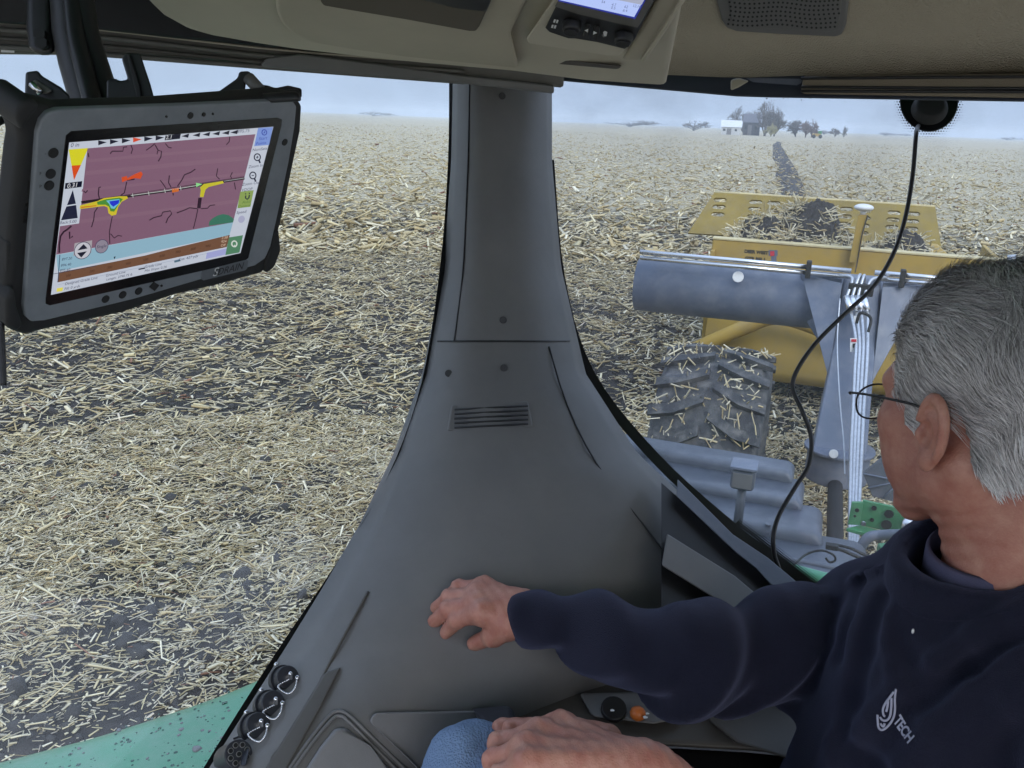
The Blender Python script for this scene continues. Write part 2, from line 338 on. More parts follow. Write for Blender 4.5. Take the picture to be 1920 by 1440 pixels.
# strip of bare soil left by the scraper pass
def ground_strip():
    ctr = [(1492, 380, 44), (1487, 350, 43), (1478, 330, 42), (1474, 312, 36), (1466, 296, 26), (1463, 282, 19), (1459, 272, 13), (1458, 266, 6)]
    V = []; 
    for i, (x, y, w_) in enumerate(ctr):
        for t in np.linspace(-1, 1, 7):
            q = Ug(x + t * w_ * 0.5 + random.uniform(-5, 5) * (abs(t) > .9), y + random.uniform(-1.5, 1.5)); V.append((q[0], q[1], 0.012 + 0.05 * (1 - t * t)))
    Fc = [[i * 7 + j, i * 7 + j + 1, (i + 1) * 7 + j + 1, (i + 1) * 7 + j] for i in range(len(ctr) - 1) for j in range(6)]
    mesh('soil_track', V, Fc, M['strip'], None, True, kind='structure', label='dark strip of freshly scraped soil running away behind the scraper')
ground_strip()

# ------------------------------------------------------------------ stalks lying on the field (past counting)
PAL = np.array([(.66, .56, .35), (.72, .64, .44), (.55, .44, .25), (.47, .42, .31), (.64, .57, .41), (.41, .32, .17), (.76, .69, .52), (.60, .51, .30)])
def stalks(n, r0, r1, half, Lm, Wm, seed, rings=3, husk=0.06, thin=0.25, base=0.0):
    g = np.random.default_rng(seed)
    r = np.sqrt(g.uniform(r0 * r0, r1 * r1, n)) if r1 < 60 else r0 * (r1 / r0) ** g.random(n); a = np.radians(g.uniform(-half, half, n)); x = r * np.sin(a); y = r * np.cos(a)
    cov = vn(x * 0.9, y * 0.9, 21) * 0.55 + vn(x * 2.6, y * 2.6, 22) * 0.45 + np.clip((r - 5) / 22, 0, 0.3) + base
    keep = g.uniform(0.24, 0.62, n) < cov; x, y, r = x[keep], y[keep], r[keep]; n = len(x)
    th = np.where(g.random(n) < 0.6, g.normal(0.55, 0.55, n), g.uniform(0, 2 * math.pi, n))
    Ln = Lm * np.exp(g.normal(0, 0.65, n)); Wd = Wm * np.exp(g.normal(0, 0.5, n)); hk = g.random(n) < husk
    Ln = np.minimum(Ln, Lm * 3.2); Ln = np.where(hk, Lm * g.uniform(.4, 1.3, n), Ln); Wd = np.where(hk, Wm * np.exp(g.normal(.75, .4, n)), Wd)
    tilt = g.normal(0, 0.24, n); z0 = gheight(x, y) + np.abs(g.normal(0, 0.02, n)) + 0.5 * Ln * np.abs(np.sin(tilt)) * 0.7 + Wd * .4
    u = np.stack([np.cos(th) * np.cos(tilt), np.sin(th) * np.cos(tilt), np.sin(tilt)], -1)
    s = np.stack([-np.sin(th), np.cos(th), np.zeros(n)], -1); up = np.cross(u, s)
    c = np.stack([x, y, z0], -1); bend = g.normal(0, 0.15, n) * Ln; bz = g.normal(0, 0.10, n) * Ln
    V = []; rnd = g.random(n)
    for k in range(rings):
        t = k / (rings - 1) * 2 - 1
        p = c + u * (Ln * t / 2)[:, None] + s * (bend * (1 - t * t))[:, None] + up * (bz * (1 - t * t))[:, None]
        taper = np.where(hk, 1 - (0.2 + .6 * rnd) * t * t, 1 - thin * (t * .5 + .5))
        for j in range(3):
            aa = 2 * math.pi * j / 3 + 0.4; fl = np.where(hk, 0.35, 1.0)
            V.append(p + s * (Wd / 2 * taper * math.cos(aa))[:, None] + up * (Wd / 2 * taper * math.sin(aa) * fl)[:, None])
    V = np.stack(V, 1); nv = rings * 3; Fq = []
    for k in range(rings - 1):
        for j in range(3): Fq.append([k * 3 + j, k * 3 + (j + 1) % 3, (k + 1) * 3 + (j + 1) % 3, (k + 1) * 3 + j])
    Fq = np.array(Fq)[None] + (np.arange(n) * nv)[:, None, None]
    col = PAL[g.integers(0, len(PAL), n)] * g.uniform(0.72, 1.12, n)[:, None]
    col[hk] = np.array((.75, .67, .49)) * g.uniform(.62, 1.08, (hk.sum(), 1)) * np.stack([np.ones(hk.sum()), g.uniform(.94, 1.01, hk.sum()), g.uniform(.8, 1.05, hk.sum())], 1)
    red = g.random(n) < 0.012; col[red] = np.array((.24, .12, .075)) * g.uniform(.7, 1.3, (red.sum(), 1))
    return V.reshape(-1, 3), Fq.reshape(-1, 4), np.repeat(col, nv, 0)
def join_geo(parts):
    V, Fq, Cc, b = [], [], [], 0
    for v, f, c in parts: V.append(v); Fq.append(f + b); Cc.append(c); b += len(v)
    return np.concatenate(V), np.concatenate(Fq), np.concatenate(Cc)
g1 = stalks(76000, 2.6, 9, 46, 0.072, 0.0090, 1, husk=0.20)
g2 = stalks(84000, 9, 23, 42, 0.092, 0.0150, 2, rings=2, husk=0.2)
g3 = stalks(68000, 20, 280, 40, 0.19, 0.055, 3, rings=2, husk=0.12)
g0 = stalks(44000, 2.6, 8, 46, 0.038, 0.008, 8, rings=2, husk=0.3, base=.30)
V_, F_, C_ = join_geo([g0, g1, g2, g3])
fast_mesh('corn_residue', V_, F_, M['straw'], None, C_, kind='stuff', label='pale dry corn stalks and husks scattered over the soil')
# clods
def clods(n, r0, r1, half, seed, sub=1):
    g = np.random.default_rng(seed); bm = bmesh.new(); bmesh.ops.create_icosphere(bm, subdivisions=sub, radius=1)
    base = np.array([v.co for v in bm.verts]); fc = np.array([[v.index for v in f.verts] for f in bm.faces]); bm.free()
    r = np.sqrt(g.uniform(r0 * r0, r1 * r1, n)); a = np.radians(g.uniform(-half, half, n)); x = r * np.sin(a); y = r * np.cos(a)
    keep = vn(x * .9, y * .9, 21) < g.uniform(.3, .85, n); x = x[keep]; y = y[keep]; n = len(x)
    s = 0.016 * np.exp(g.normal(0, 0.7, n)); s = np.minimum(s, .06)
    V = base[None] * (1 + g.normal(0, .17 if sub == 2 else .22, (n, len(base), 1))) * s[:, None, None] * g.uniform(.7, 1.3, (n, 1, 3)) + np.stack([x, y, gheight(x, y) + s * .12], -1)[:, None]
    return V.reshape(-1, 3), (fc[None] + (np.arange(n) * len(base))[:, None, None]).reshape(-1, 3)
v, f = clods(3600, 3.0, 7.0, 42, 5, 2); v2_, f2_ = clods(11000, 7.0, 15, 42, 6, 1); f = np.concatenate([f, f2_ + len(v)]); v = np.concatenate([v, v2_])
fast_mesh('soil_clods', v, f, M['soil'], kind='stuff', label='black lumps of soil between the stalks')

# ------------------------------------------------------------------ far farmstead
GT = 'bare trees by the far farmstead'
def tree(x, y0, h_px, w_px, D, label, bark, seed, spread=0.6, depth=5):
    g = random.Random(seed); base = Ug(x, y0); base = np.array([ray(x, 250)[0], ray(x, 250)[1], 0]); base = base / np.linalg.norm(base) * D; H = h_px * D / FPX; Wd = w_px * D / FPX
    root = thing('bare_tree', base, label, 'tree', GT)
    tv, tf, cv, cf = [], [], [], []
    def grow(p, d, ln, r, lev):
        q = p + d * ln; (tube_geo([p, q], [r, r * .7], 5, tv, tf) if lev < 2 else tube_geo([p, q], [max(r, .035), max(r * .6, .03)], 3, cv, cf))
        if lev >= depth: return
        for _ in range(3 if lev < 4 else 2):
            e = np.array([g.gauss(0, 1), g.gauss(0, 1), g.gauss(0.2, .6)]); nd = d + e * spread; nd[2] = max(nd[2], -0.1); nd /= np.linalg.norm(nd)
            grow(p + d * ln * g.uniform(.5, 1), nd, ln * g.uniform(.6, .85), r * .6, lev + 1)
    tube_geo([base - ZV * .2, base + ZV * H * .12], [H * .03, H * .024], 6, tv, tf)
    for k in range(10):
        grow(base + ZV * H * g.uniform(.01, .13), np.array([g.gauss(0, .75), g.gauss(0, .75), 1.0]) / 1.3, H * g.uniform(.10, .27), H * .018, 0)
    A = np.array(tv + cv) - base; zmax = A[:, 2].max(); xw = np.abs(A[:, 0]).max()
    sc = np.array([Wd / 2 / xw, Wd / 2 / xw, H / zmax])
    def prof(Q): Q = (Q - base) * sc; f_ = np.interp(Q[:, 2] / H, [0, .15, .5, .85, 1], [1.0, 1.9, 1.25, .85, .6]); f_ = f_ / f_.max() * 1.5; Q[:, :2] *= f_[:, None]; return Q + base
    mesh('trunk', np.array(tv) * 1 - base if False else (np.array(tv) - base) * sc + base, tf, bark, root)
    mesh('crown', prof(np.array(cv)), cf, bark, root, kind='stuff')
tree(1434, 238, 62, 58, 400, 'tallest bare grey tree behind the dark barn', M['bark'], 1)
tree(1452, 238, 50, 46, 405, 'bare tree leaning beside the pale willow', M['bark'], 2)
tree(1446, 238, 26, 26, 380, 'yellowish willow shrub beneath the tallest bare tree', M['willow'], 3)
tree(1394, 238, 50, 60, 440, 'grey tree standing behind the white shed', M['bark'], 4)
tree(1412, 238, 48, 50, 445, 'grey tree showing above the dark barn roof', M['bark'], 41)
tree(1492, 241, 30, 40, 420, 'rounded grey tree leading the reddish clump', M['bark'], 5)
tree(1511, 242, 32, 42, 415, 'reddish rounded tree at the middle of the farmstead row', M['bark_red'], 6)
tree(1522, 242, 22, 22, 425, 'small reddish tree beside the yellow machine', M['bark_red'], 7)
tree(1566, 245, 16, 20, 520, 'faint low bush past the yellow machine', M['bark'], 8, depth=5)
tree(1583, 246, 20, 14, 520, 'lone round tree ending the farmstead row', M['bark'], 9, depth=4)
for i, (x, h, wd, D) in enumerate([(1545, 7, 60, 900), (1660, 6, 60, 1300), (1700, 4, 50, 1500), (1890, 5, 60, 1400), (700, 8, 80, 1200), (1180, 12, 120, 900), (1300, 18, 70, 600)]):
    tree(x, 250, h, wd, D, ['low distant trees just past the yellow machine', 'faint tree line left of the rear window sensor', 'fainter tree line under the rear window sensor', 'faint tree line above the driver', 'far tree line beyond the side window', 'far tree line left of the farmstead', 'grey grove standing left of the white shed'][i], M['bark'], 20 + i, depth=3)
def far_pt(x, D, z=0): d = np.array([ray(x, 250)[0], ray(x, 250)[1], 0]); return d / np.linalg.norm(d) * D + ZV * z
def gable(name, x, D, wd, dp, h, rh, wm, rm, label, cat):
    c = far_pt(x, D); f = c / np.linalg.norm(c); s = np.array([f[1], -f[0], 0]); root = thing(name, c, label, cat)
    p = lambda a, b, z: c + s * a + f * b + ZV * z
    V = [p(-wd / 2, 0, 0), p(wd / 2, 0, 0), p(wd / 2, dp, 0), p(-wd / 2, dp, 0), p(-wd / 2, 0, h), p(wd / 2, 0, h), p(wd / 2, dp, h), p(-wd / 2, dp, h), p(-wd / 2, dp / 2, h + rh), p(wd / 2, dp / 2, h + rh)]
    mesh('wall', V, [[0, 1, 5, 4], [2, 3, 7, 6], [3, 0, 4, 8, 7], [1, 2, 6, 9, 5]], wm, root)
    o = .4; V = [p(-wd / 2 - o, -o, h - .1), p(wd / 2 + o, -o, h - .1), p(wd / 2 + o, dp / 2, h + rh + .15), p(-wd / 2 - o, dp / 2, h + rh + .15), p(-wd / 2 - o, dp + o, h - .1), p(wd / 2 + o, dp + o, h - .1)]
    mesh('roof', V, [[0, 1, 2, 3], [3, 2, 5, 4]], rm, root)
    box('door', p(-wd * .1, -.03, h * .4), s * wd * .12, f * .02, ZV * h * .4, M['grey_trim'], root)
    for k in (-.35, .25): box('window', p(wd * k, -.04, h * .6), s * wd * .06, f * .02, ZV * h * .14, M['frit'], root)
gable('white_shed', 1370, 400, 8, 9, 3.2, 2.6, mat('faded_white_boards', (.5, .5, .5), .7), mat('pale_roof_sheet', (.62, .62, .62), .5), 'white shed at the edge of the far farmstead', 'shed')
gable('dark_barn', 1408, 410, 7, 9, 5.4, 3.4, mat('weathered_barn_boards', (0.07, 0.07, 0.08), .8, noise=.2, nscale=2), mat('barn_roof', (0.10, 0.10, 0.12), .7), 'dark grey barn between the white shed and the bare trees', 'barn')
def far_machine():
    c = far_pt(1533, 390); f = c / np.linalg.norm(c); s = np.array([f[1], -f[0], 0]); root = thing('farm_machine', c, 'tiny yellow and dark green machine parked before the far trees', 'farm machine')
    box('body', c + ZV * 1.3 - s * .4, s * 1.6, f * .8, ZV * .55, M['yellow'], root, .1); box('cab', c + ZV * 2.3 + s * .9, s * .7, f * .7, ZV * .7, M['green'], root, .1)
    for a in (-1.3, 1.2): cyl('wheel', c + s * a - f * .9 + ZV * .75, c + s * a + f * .9 + ZV * .75, .75, M['rubber'], root)
far_machine()

# ------------------------------------------------------------------ scraper
scr = thing('pull_scraper', L(0, 9, 0), 'yellow pull scraper with a slate blue yoke and slotted rear panel, hitched behind the tractor', 'scraper')
def yoke():
    cyl('yoke_tube', L(-1.95, 8.32, 1.53), L(1.95, 8.32, 1.53), 0.255, M['steel_blue'], scr, 32)
    for s in (-1, 1):
        box('side_arm', L(s * 1.83, 9.6, 1.25), RX * .09, AX * 1.35 - ZV * .28, ZV * .17, M['steel_blue'], scr, .02)
    # neck: tapering post and flared gusset
    def loft(name, secs, m_):
        V = []; Fc = []
        for (X, Y, Z, hw, hd) in secs:
            V += [L(X - hw, Y - hd, Z), L(X + hw, Y - hd, Z), L(X + hw, Y + hd, Z), L(X - hw, Y + hd, Z)]
        for i in range(len(secs) - 1):
            for j in range(4): Fc.append([i * 4 + j, i * 4 + (j + 1) % 4, i * 4 + 4 + (j + 1) % 4, i * 4 + 4 + j])
        Fc += [[3, 2, 1, 0], [len(V) - 4 + j for j in range(4)]]
        o = mesh(name, V, Fc, m_, scr); bevel(o, .018); return o
    loft('neck', [(0.0, 6.98, .60, .20, .16), (0.01, 7.3, .86, .185, .16), (0.03, 7.75, 1.14, .17, .17), (0.03, 8.0, 1.34, .17, .19), (0.03, 8.2, 1.80, .15, .12)], M['steel_blue'])
    for s in (-1, 1):
        P = [L(.03 + s * .165, 7.82, 1.14), L(.03 + s * .165, 8.03, 1.79), L(.03 + s * .52, 8.17, 1.80), L(.03 + s * .40, 8.12, 1.36), L(.03 + s * .22, 7.9, 1.16)]
        prism('gusset', P, AX * .05, M['steel_blue'], scr, .008)
        # raised stiffening rib
        prism('rib', [L(.03 + s * .17, 7.60, 1.02), L(.03 + s * .16, 7.98, 1.76), L(.03 + s * .50, 8.10, 1.79)], -AX * .02 , M['steel_blue'], scr, .004)
    cyl('hitch_collar', L(0, 6.95, .38), L(0, 6.95, .62), .235, M['steel_blue'], scr, 28, .012)
    cyl('hitch_flange', L(0, 6.95, .62), L(0, 6.95, .645), .265, M['steel_blue'], scr, 28, .006)
    cyl('drawbar', L(0, 4.6, .42), L(0, 7.0, .40), .055, M['rubber'], scr, 12)
    for (x, y, Y) in ((1563, 851, 6.70), (1384, 519, 8.05)):
        r = ray(x, y); q = CAM + r * (Y / (r @ AX)); n = -r / np.linalg.norm(r); cyl('bolt_head', q - n * .02, q + n * .02, .034 if Y < 7 else .05, M['white'], scr, 14, .005)
yoke()
def bowl():
    box('front_bar', L(0.05, 10.8, 1.545), RX * 1.62, AX * .09, ZV * .18, M['yellow'], scr, .02)
    box('bar_cap', L(0.05, 10.8, 1.732), RX * 1.62, AX * .10, ZV * .008, M['yellow_pale'], scr)
    # curved apron under the bar
    V = []; Fc = []; n = 10
    for i in range(n + 1):
        t = i / n; z = 1.36 - 1.16 * t; yy = 10.75 - .45 * math.sin(t * math.pi * .55)
        for X in (-1.5, 1.6): V.append(L(X, yy, z))
    for i in range(n): Fc.append([i * 2, i * 2 + 1, i * 2 + 3, i * 2 + 2])
    o = mesh('apron', V, Fc, M['yellow'], scr, True); o.modifiers.new('s', 'SOLIDIFY').thickness = .03
    for s, X in ((-1, -1.52), (1, 1.62)):
        prism('side_wall', [L(X, 10.6, .15), L(X, 10.6, 1.6), L(X, 12.9, 1.66), L(X, 13.1, .6), L(X, 12.4, .15)], RX * .05 * s, M['yellow'], scr, .01)
    tube('frame_tube', [L(-1.7, 10.2, .42), L(-1.05, 10.15, .82), L(-.72, 10.12, .98), L(-.35, 10.12, .93), L(.0, 10.12, .80)], .085, M['yellow'], scr, 10, 6)
    tube('frame_tube', [L(.2, 10.12, .80), L(.45, 10.12, .93), L(.85, 10.12, .98), L(1.7, 10.2, .42)], .085, M['yellow'], scr, 10, 6)
    box('bowl_floor', L(.05, 11.7, .30), RX * 1.5, AX * 1.2, ZV * .04, M['yellow_dull'], scr)
    # slotted rear panel: a plate with real holes
    cu = bpy.data.curves.new('panel', 'CURVE'); cu.dimensions = '2D'; cu.fill_mode = 'BOTH'; cu.extrude = 0.012
    O = L(0, 12.75, 1.60); ev = L(0, 13.45, 2.09) - O; hgt = np.linalg.norm(ev); ev = ev / hgt; nn = np.cross(RX, ev); n = nn
    def to2(x, y):
        r = ray(x, y); q = CAM + r * (((O - CAM) @ nn) / (r @ nn)); return ((q - O) @ RX, (q - O) @ ev)
    def spl(pts):
        s = cu.splines.new('POLY'); s.points.add(len(pts) - 1); s.use_cyclic_u = True
        for i, (a, b) in enumerate(pts): s.points[i].co = (a, b, 0, 1)
    spl([to2(*q) for q in ((1398, 364), (1753, 388), (1765, 466), (1290, 438), (1340, 361))])
    def slot(x, y, hw=12.5, hh=4.2):
        c = np.array(to2(x, y)); du = np.array(to2(x + hw, y + hw * .05)) - c; dv = np.array(to2(x, y - hh)) - c; a = np.linalg.norm(du); b = np.linalg.norm(dv); pts = []
        for k in range(16):
            t = 2 * math.pi * k / 16; cx = (a - b) * (1 if math.cos(t) > 0 else -1); pts.append((c[0] + cx + b * math.cos(t), c[1] + b * math.sin(t)))
        spl(pts)
    for x, ys in ((1417, (380, 393, 407, 420)), (1451, (382, 396, 410, 424)), (1587, (393, 407, 421, 434)), (1622, (396, 410, 424, 438)), (1676, (400, 413, 427, 441)), (1713, (402, 416, 430, 444)), (1350, (376, 389, 403))):
        for i, y in enumerate(ys): slot(x - i * 2.0, y)
    co = bpy.data.objects.new('panel', cu); COL.objects.link(co); dg = bpy.context.evaluated_depsgraph_get(); me = bpy.data.meshes.new_from_object(co.evaluated_get(dg)); bpy.data.objects.remove(co)
    me.transform(Matrix([[RX[i], ev[i], nn[i], O[i]] for i in range(3)] + [[0, 0, 0, 1]])); me.materials.clear(); me.materials.append(M['yellow_dull']); me.name = 'slotted_panel'
    finish(bpy.data.objects.new('slotted_panel', me), scr)
    def pp(x, y): a, b = to2(x, y); return O + RX * a + ev * b
    tube('panel_rim', [pp(1340, 361), pp(1398, 364), pp(1753, 388)], .022, M['yellow_pale'], scr, 8, 4, False)
    # lower ledge and wing block to the right of the load
    prism('wing_plate', [L(.62, 12.5, 1.42), L(.66, 12.6, 1.66), L(1.06, 12.6, 1.66), L(1.36, 12.2, 1.42)], -AX * .25, M['yellow'], scr, .02)
    prism('wing_plate', [L(-1.5, 12.5, 1.42), L(-1.5, 12.6, 1.66), L(-1.0, 12.6, 1.66), L(-.95, 12.4, 1.42)], -AX * .25, M['yellow'], scr, .02)
    # mast and antenna
    mast0 = L(.02, 10.62, 1.60); mast1 = L(.045, 10.62, 2.13)
    V = []
    for c in (mast0, mast1): V += [c - RX * .045 - AX * .045, c + RX * .045 - AX * .045, c + RX * .045 + AX * .045, c - RX * .045 + AX * .045]
    mesh('antenna_mast', V, [[0, 1, 5, 4], [1, 2, 6, 5], [2, 3, 7, 6], [3, 0, 4, 7], [4, 5, 6, 7], [3, 2, 1, 0]], M['yellow'], scr)
    tube('antenna_cable', [mast1 + RX * .05 - AX * .05, L(.065, 10.55, 1.9), L(.06, 10.55, 1.65), L(.05, 10.5, 1.5)], .007, M['cable'], scr, 5)
    cyl('antenna_stem', mast1, mast1 + ZV * .05, .03, M['white'], scr, 10)
    a = ellipsoid('antenna_dome', mast1 + ZV * .075, (.105, .105, .042), M['white'], scr)
    # lettering on the bar
    def put(s, x, y, size, m_):
        V, Fc = text_geo(s, size, 0, 0.003); c = CAM + ray(x, y) * ((10.8 - .09 - .003) / (ray(x, y) @ AX)); mesh('lettering', [c + RX * v[0] + ZV * v[1] for v in V], Fc, m_, scr, kind='stuff')
    put('DEER WEST', 1418, 473, .052, M['print']); put('GTR BEL1', 1416, 486, .055, M['print'])
    def tile(name, x0, y0, x1, y1, m_, off):
        P = [CAM + ray(x, y) * ((10.71 - off) / (ray(x, y) @ AX)) for x, y in ((x0, y0), (x1, y0), (x1, y1), (x0, y1))]; mesh(name, P, [[0, 1, 2, 3]], m_, scr)
    tile('decal', 1441, 469, 1458, 480, M['steel_blue'], .002); tile('decal', 1444, 471, 1452, 480, M['red'], .005); tile('decal', 1446, 480, 1456, 492, M['steel_blue'], .002)
bowl()
def hydraulics():
    def PL(x, y, Y): r = ray(x, y); return CAM + r * (Y / (r @ AX))
    for dy in (0, 11):
        cyl('hydraulic_pipe', PL(1200, 472 + dy, 8.0), PL(1596, 508 + dy, 8.0), .021, M['chrome'], scr, 12)
        cyl('hydraulic_pipe', PL(1640, 511 + dy, 8.0), PL(1850, 530 + dy, 8.0), .021, M['chrome'], scr, 12)
    for x, y in ((1516, 504), (1692, 521)): box('pipe_clamp', PL(x, y + 1, 7.98), RX * .022, AX * .04, ZV * .075, M['rubber'], scr, .008)
    ends = [(1598, 524, -11), (1612, 518, -4), (1620, 519, 3), (1634, 527, 11)]
    for i, (x, y, o) in enumerate(ends):
        P = [PL(x + (-28 if i == 0 else 30 if i == 3 else 0), y + (-7 if i in (0, 3) else 12), 8.0), PL(x, y - 2, 7.9), PL(1604 + o * (1.5), 560, 7.8), PL(1611 + o * 1.4, 585, 7.72), PL(1616 + o, 640, 7.45), PL(1614 + o, 690, 7.2), PL(1610 + o * .9, 760, 6.8), PL(1606 + o * .9, 840, 6.4), PL(1603 + o * .8, 920, 5.9), PL(1601 + o * .7, 985, 5.5), PL(1600 + o * .6, 1030, 5.2), PL(1602 + o * .6, 1090, 4.9)]
        tube('hydraulic_hose', P, .0135, M['hose'], scr, 8, 6)
        cyl('hose_fitting', PL(1604 + o * 1.5, 556, 7.78), PL(1610 + o * 1.4, 583, 7.70), .03, M['chrome'], scr, 8)
    box('manifold_plate', PL(1614, 543, 7.86), RX * .10, AX * .03, ZV * .05, M['rubber'], scr, .01)
    tube('control_line', [PL(1575, 560, 7.6), PL(1570, 640, 7.4), PL(1574, 740, 7.0), PL(1582, 830, 6.6), PL(1584, 890, 6.2)], .006, M['hose'], scr, 6)
    tube('hose_tie', [PL(1606, 606, 7.5), PL(1612, 588, 7.5), PL(1626, 590, 7.5), PL(1633, 600, 7.5), PL(1628, 622, 7.45)], .013, M['rubber'], scr, 6)
    def tag(name, x0, y0, x1, y1, m_, Y):
        mesh(name, [PL(x, y, Y) for x, y in ((x0, y0), (x1, y0), (x1, y1), (x0, y1))], [[0, 1, 2, 3]], m_, scr)
    tag('warning_label', 1594, 634, 1607, 660, M['white'], 7.42); tag('label_header', 1596, 636, 1606, 641, M['red'], 7.41); tag('label_figure', 1599, 644, 1604, 652, M['print'], 7.41)
    tag('small_tag', 1601, 592, 1607, 606, M['white'], 7.62)
    cyl('chrome_rod', PL(1897, 530, 8.8), PL(1897, 478, 8.8), .035, M['chrome'], scr, 12)
hydraulics()
# load of soil in the bowl
def pile():
    nx_, ny = 170, 90; X = np.linspace(-1.45, 1.55, nx_); Y = np.linspace(10.95, 12.7, ny); XX, YY = np.meshgrid(X, Y, indexing='ij')
    def pk(cx, cy, sx, sy, h): return h * np.exp(-(np.abs((XX - cx) / sx) ** 3.6 + np.abs((YY - cy) / sy) ** 2))
    Z = 1.56 + np.maximum.reduce([pk(-.50, 11.75, .45, .65, .58), pk(-1.02, 11.5, .38, .55, .35), pk(-.2, 11.5, .3, .5, .25), pk(.60, 11.6, .26, .4, .30), pk(.2, 11.5, .25, .4, .12), pk(-1.35, 11.5, .25, .5, .1)]) - .35 * np.clip((XX - .85) / .4, 0, 1)
    Z += (vn(XX * 7, YY * 7, 31) - .5) * .13 + (vn(XX * 17, YY * 17, 32) - .5) * .07 + (vn(XX * 34, YY * 34, 33) - .5) * .05
    V = (XX + .33)[..., None] * RX + YY[..., None] * AX + Z[..., None] * ZV; id_ = np.arange(nx_ * ny).reshape(nx_, ny)
    Fq = np.stack([id_[:-1, :-1], id_[1:, :-1], id_[1:, 1:], id_[:-1, 1:]], -1).reshape(-1, 4)
    root = thing('soil_load', L(-.4, 11.6, 1.5), 'heap of black soil and straw carried in the yellow scraper bowl', 'soil heap')
    fast_mesh('soil', V.reshape(-1, 3), Fq, M['soil'], root, smooth=True)
    g = np.random.default_rng(4); n = 3200; parts = []
    ii = g.integers(2, nx_ - 3, n); jj = g.integers(1, ny - 30, n)
    keep = vn(X[ii] * 4, Y[jj] * 4, 40) + .25 * (Z[ii, jj] < 1.85) > g.uniform(.3, .9, n); ii, jj = ii[keep], jj[keep]
    VV, FF, CC = [], [], []
    for i, j in zip(ii, jj):
        p = X[i] * RX + .33 * RX + Y[j] * AX + Z[i, j] * ZV + ZV * .012; d = g.normal(0, 1, 3); d[2] = abs(d[2]) * .5 - .1; d -= AX * .2; d /= np.linalg.norm(d); b = len(VV); ln = g.uniform(.06, .22)
        m0 = p + d * ln * .5 + g.normal(0, .012, 3)
        vv, ff = tube_geo([p - d * ln * .3, m0, p + d * ln * .9 + g.normal(0, .02, 3)], [g.uniform(.004, .009)] * 3, 3); VV += vv; FF += [[a + b for a in f_] for f_ in ff if len(f_) == 4]
        CC += [PAL[g.integers(0, 8)] * g.uniform(.7, 1.1)] * len(vv)
    fast_mesh('straw', np.array(VV), np.array(FF), M['straw'], root, np.array(CC), kind='stuff')
pile()

# ------------------------------------------------------------------ tractor (cab seen from inside, rear bodywork, wheel)
tr = thing('tractor', L(0, 3, 0), 'green tractor with the cab around us, beige headliner, grey side console and rear bodywork', 'tractor')
def at(x, y, Y): r = ray(x, y); return CAM + r * (Y / (r @ AX))
def wheel():
    cX, cY, cZ, R_, hw = -.90, 6.05, .72, .80, .36
    root = mesh('rear_wheel', *tube_geo([L(cX - hw * .6, cY, cZ), L(cX + hw * .6, cY, cZ)], .42, 28), M['yellow'], tr)
    prof = [(-hw * .85, .45), (-hw, .55), (-hw * .98, .68), (-hw * .82, .755), (0, .775), (hw * .82, .755), (hw * .98, .68), (hw, .55), (hw * .85, .45)]; n = 72; V = []; Fc = []
    for i in range(n):
        a = 2 * math.pi * i / n
        for (x, r) in prof: V.append(L(cX + x, cY + r * math.cos(a), cZ + r * math.sin(a)))
    k = len(prof)
    for i in range(n):
        for j in range(k - 1): Fc.append([i * k + j, i * k + j + 1, ((i + 1) % n) * k + j + 1, ((i + 1) % n) * k + j])
    t = mesh('tyre', V, Fc, M['tyre'], root, True)
    me = None
    for i in range(44):
        a = 2 * math.pi * (i // 2) / 22 + (math.pi / 22 if i % 2 else 0); s = 1 if i % 2 else -1; V = []
        for (x, da) in ((.02, 0.0), (.20, .13), (.365, .16)):
            for r in (.75, .815 if x < .3 else .78):
                for w_ in (-.045, .045):
                    aa = a + da + w_; V.append(L(cX + s * x, cY + r * math.cos(aa), cZ + r * math.sin(aa)))
        Fc = []
        for q in (0, 4): Fc += [[q, q + 1, q + 5, q + 4], [q + 2, q + 6, q + 7, q + 3], [q, q + 4, q + 6, q + 2], [q + 1, q + 3, q + 7, q + 5]]
        Fc += [[0, 2, 3, 1], [8, 9, 11, 10]]
        mesh('tread_lug', V, Fc, M['tyre'], root)
    g = np.random.default_rng(9); VV, FF, CC = [], [], []
    for _ in range(420):
        a = g.uniform(-.2, 2.6); x = g.uniform(-.36, .34); r = .79 + g.uniform(-.02, .02); p = L(cX + x, cY + r * math.cos(a + 1.2), cZ + r * math.sin(a + 1.2))
        d = g.normal(0, 1, 3); d /= np.linalg.norm(d); ln = g.uniform(.03, .12); b = len(VV)
        vv, ff = tube_geo([p - d * ln / 2, p + d * ln / 2], g.uniform(.003, .007), 3); VV += vv; FF += [[a_ + b for a_ in f_] for f_ in ff if len(f_) == 4]; CC += [PAL[g.integers(0, 8)] * g.uniform(.6, 1)] * len(vv)
    fast_mesh('stuck_straw', np.array(VV), np.array(FF), M['straw'], root, np.array(CC), kind='stuff')
wheel()
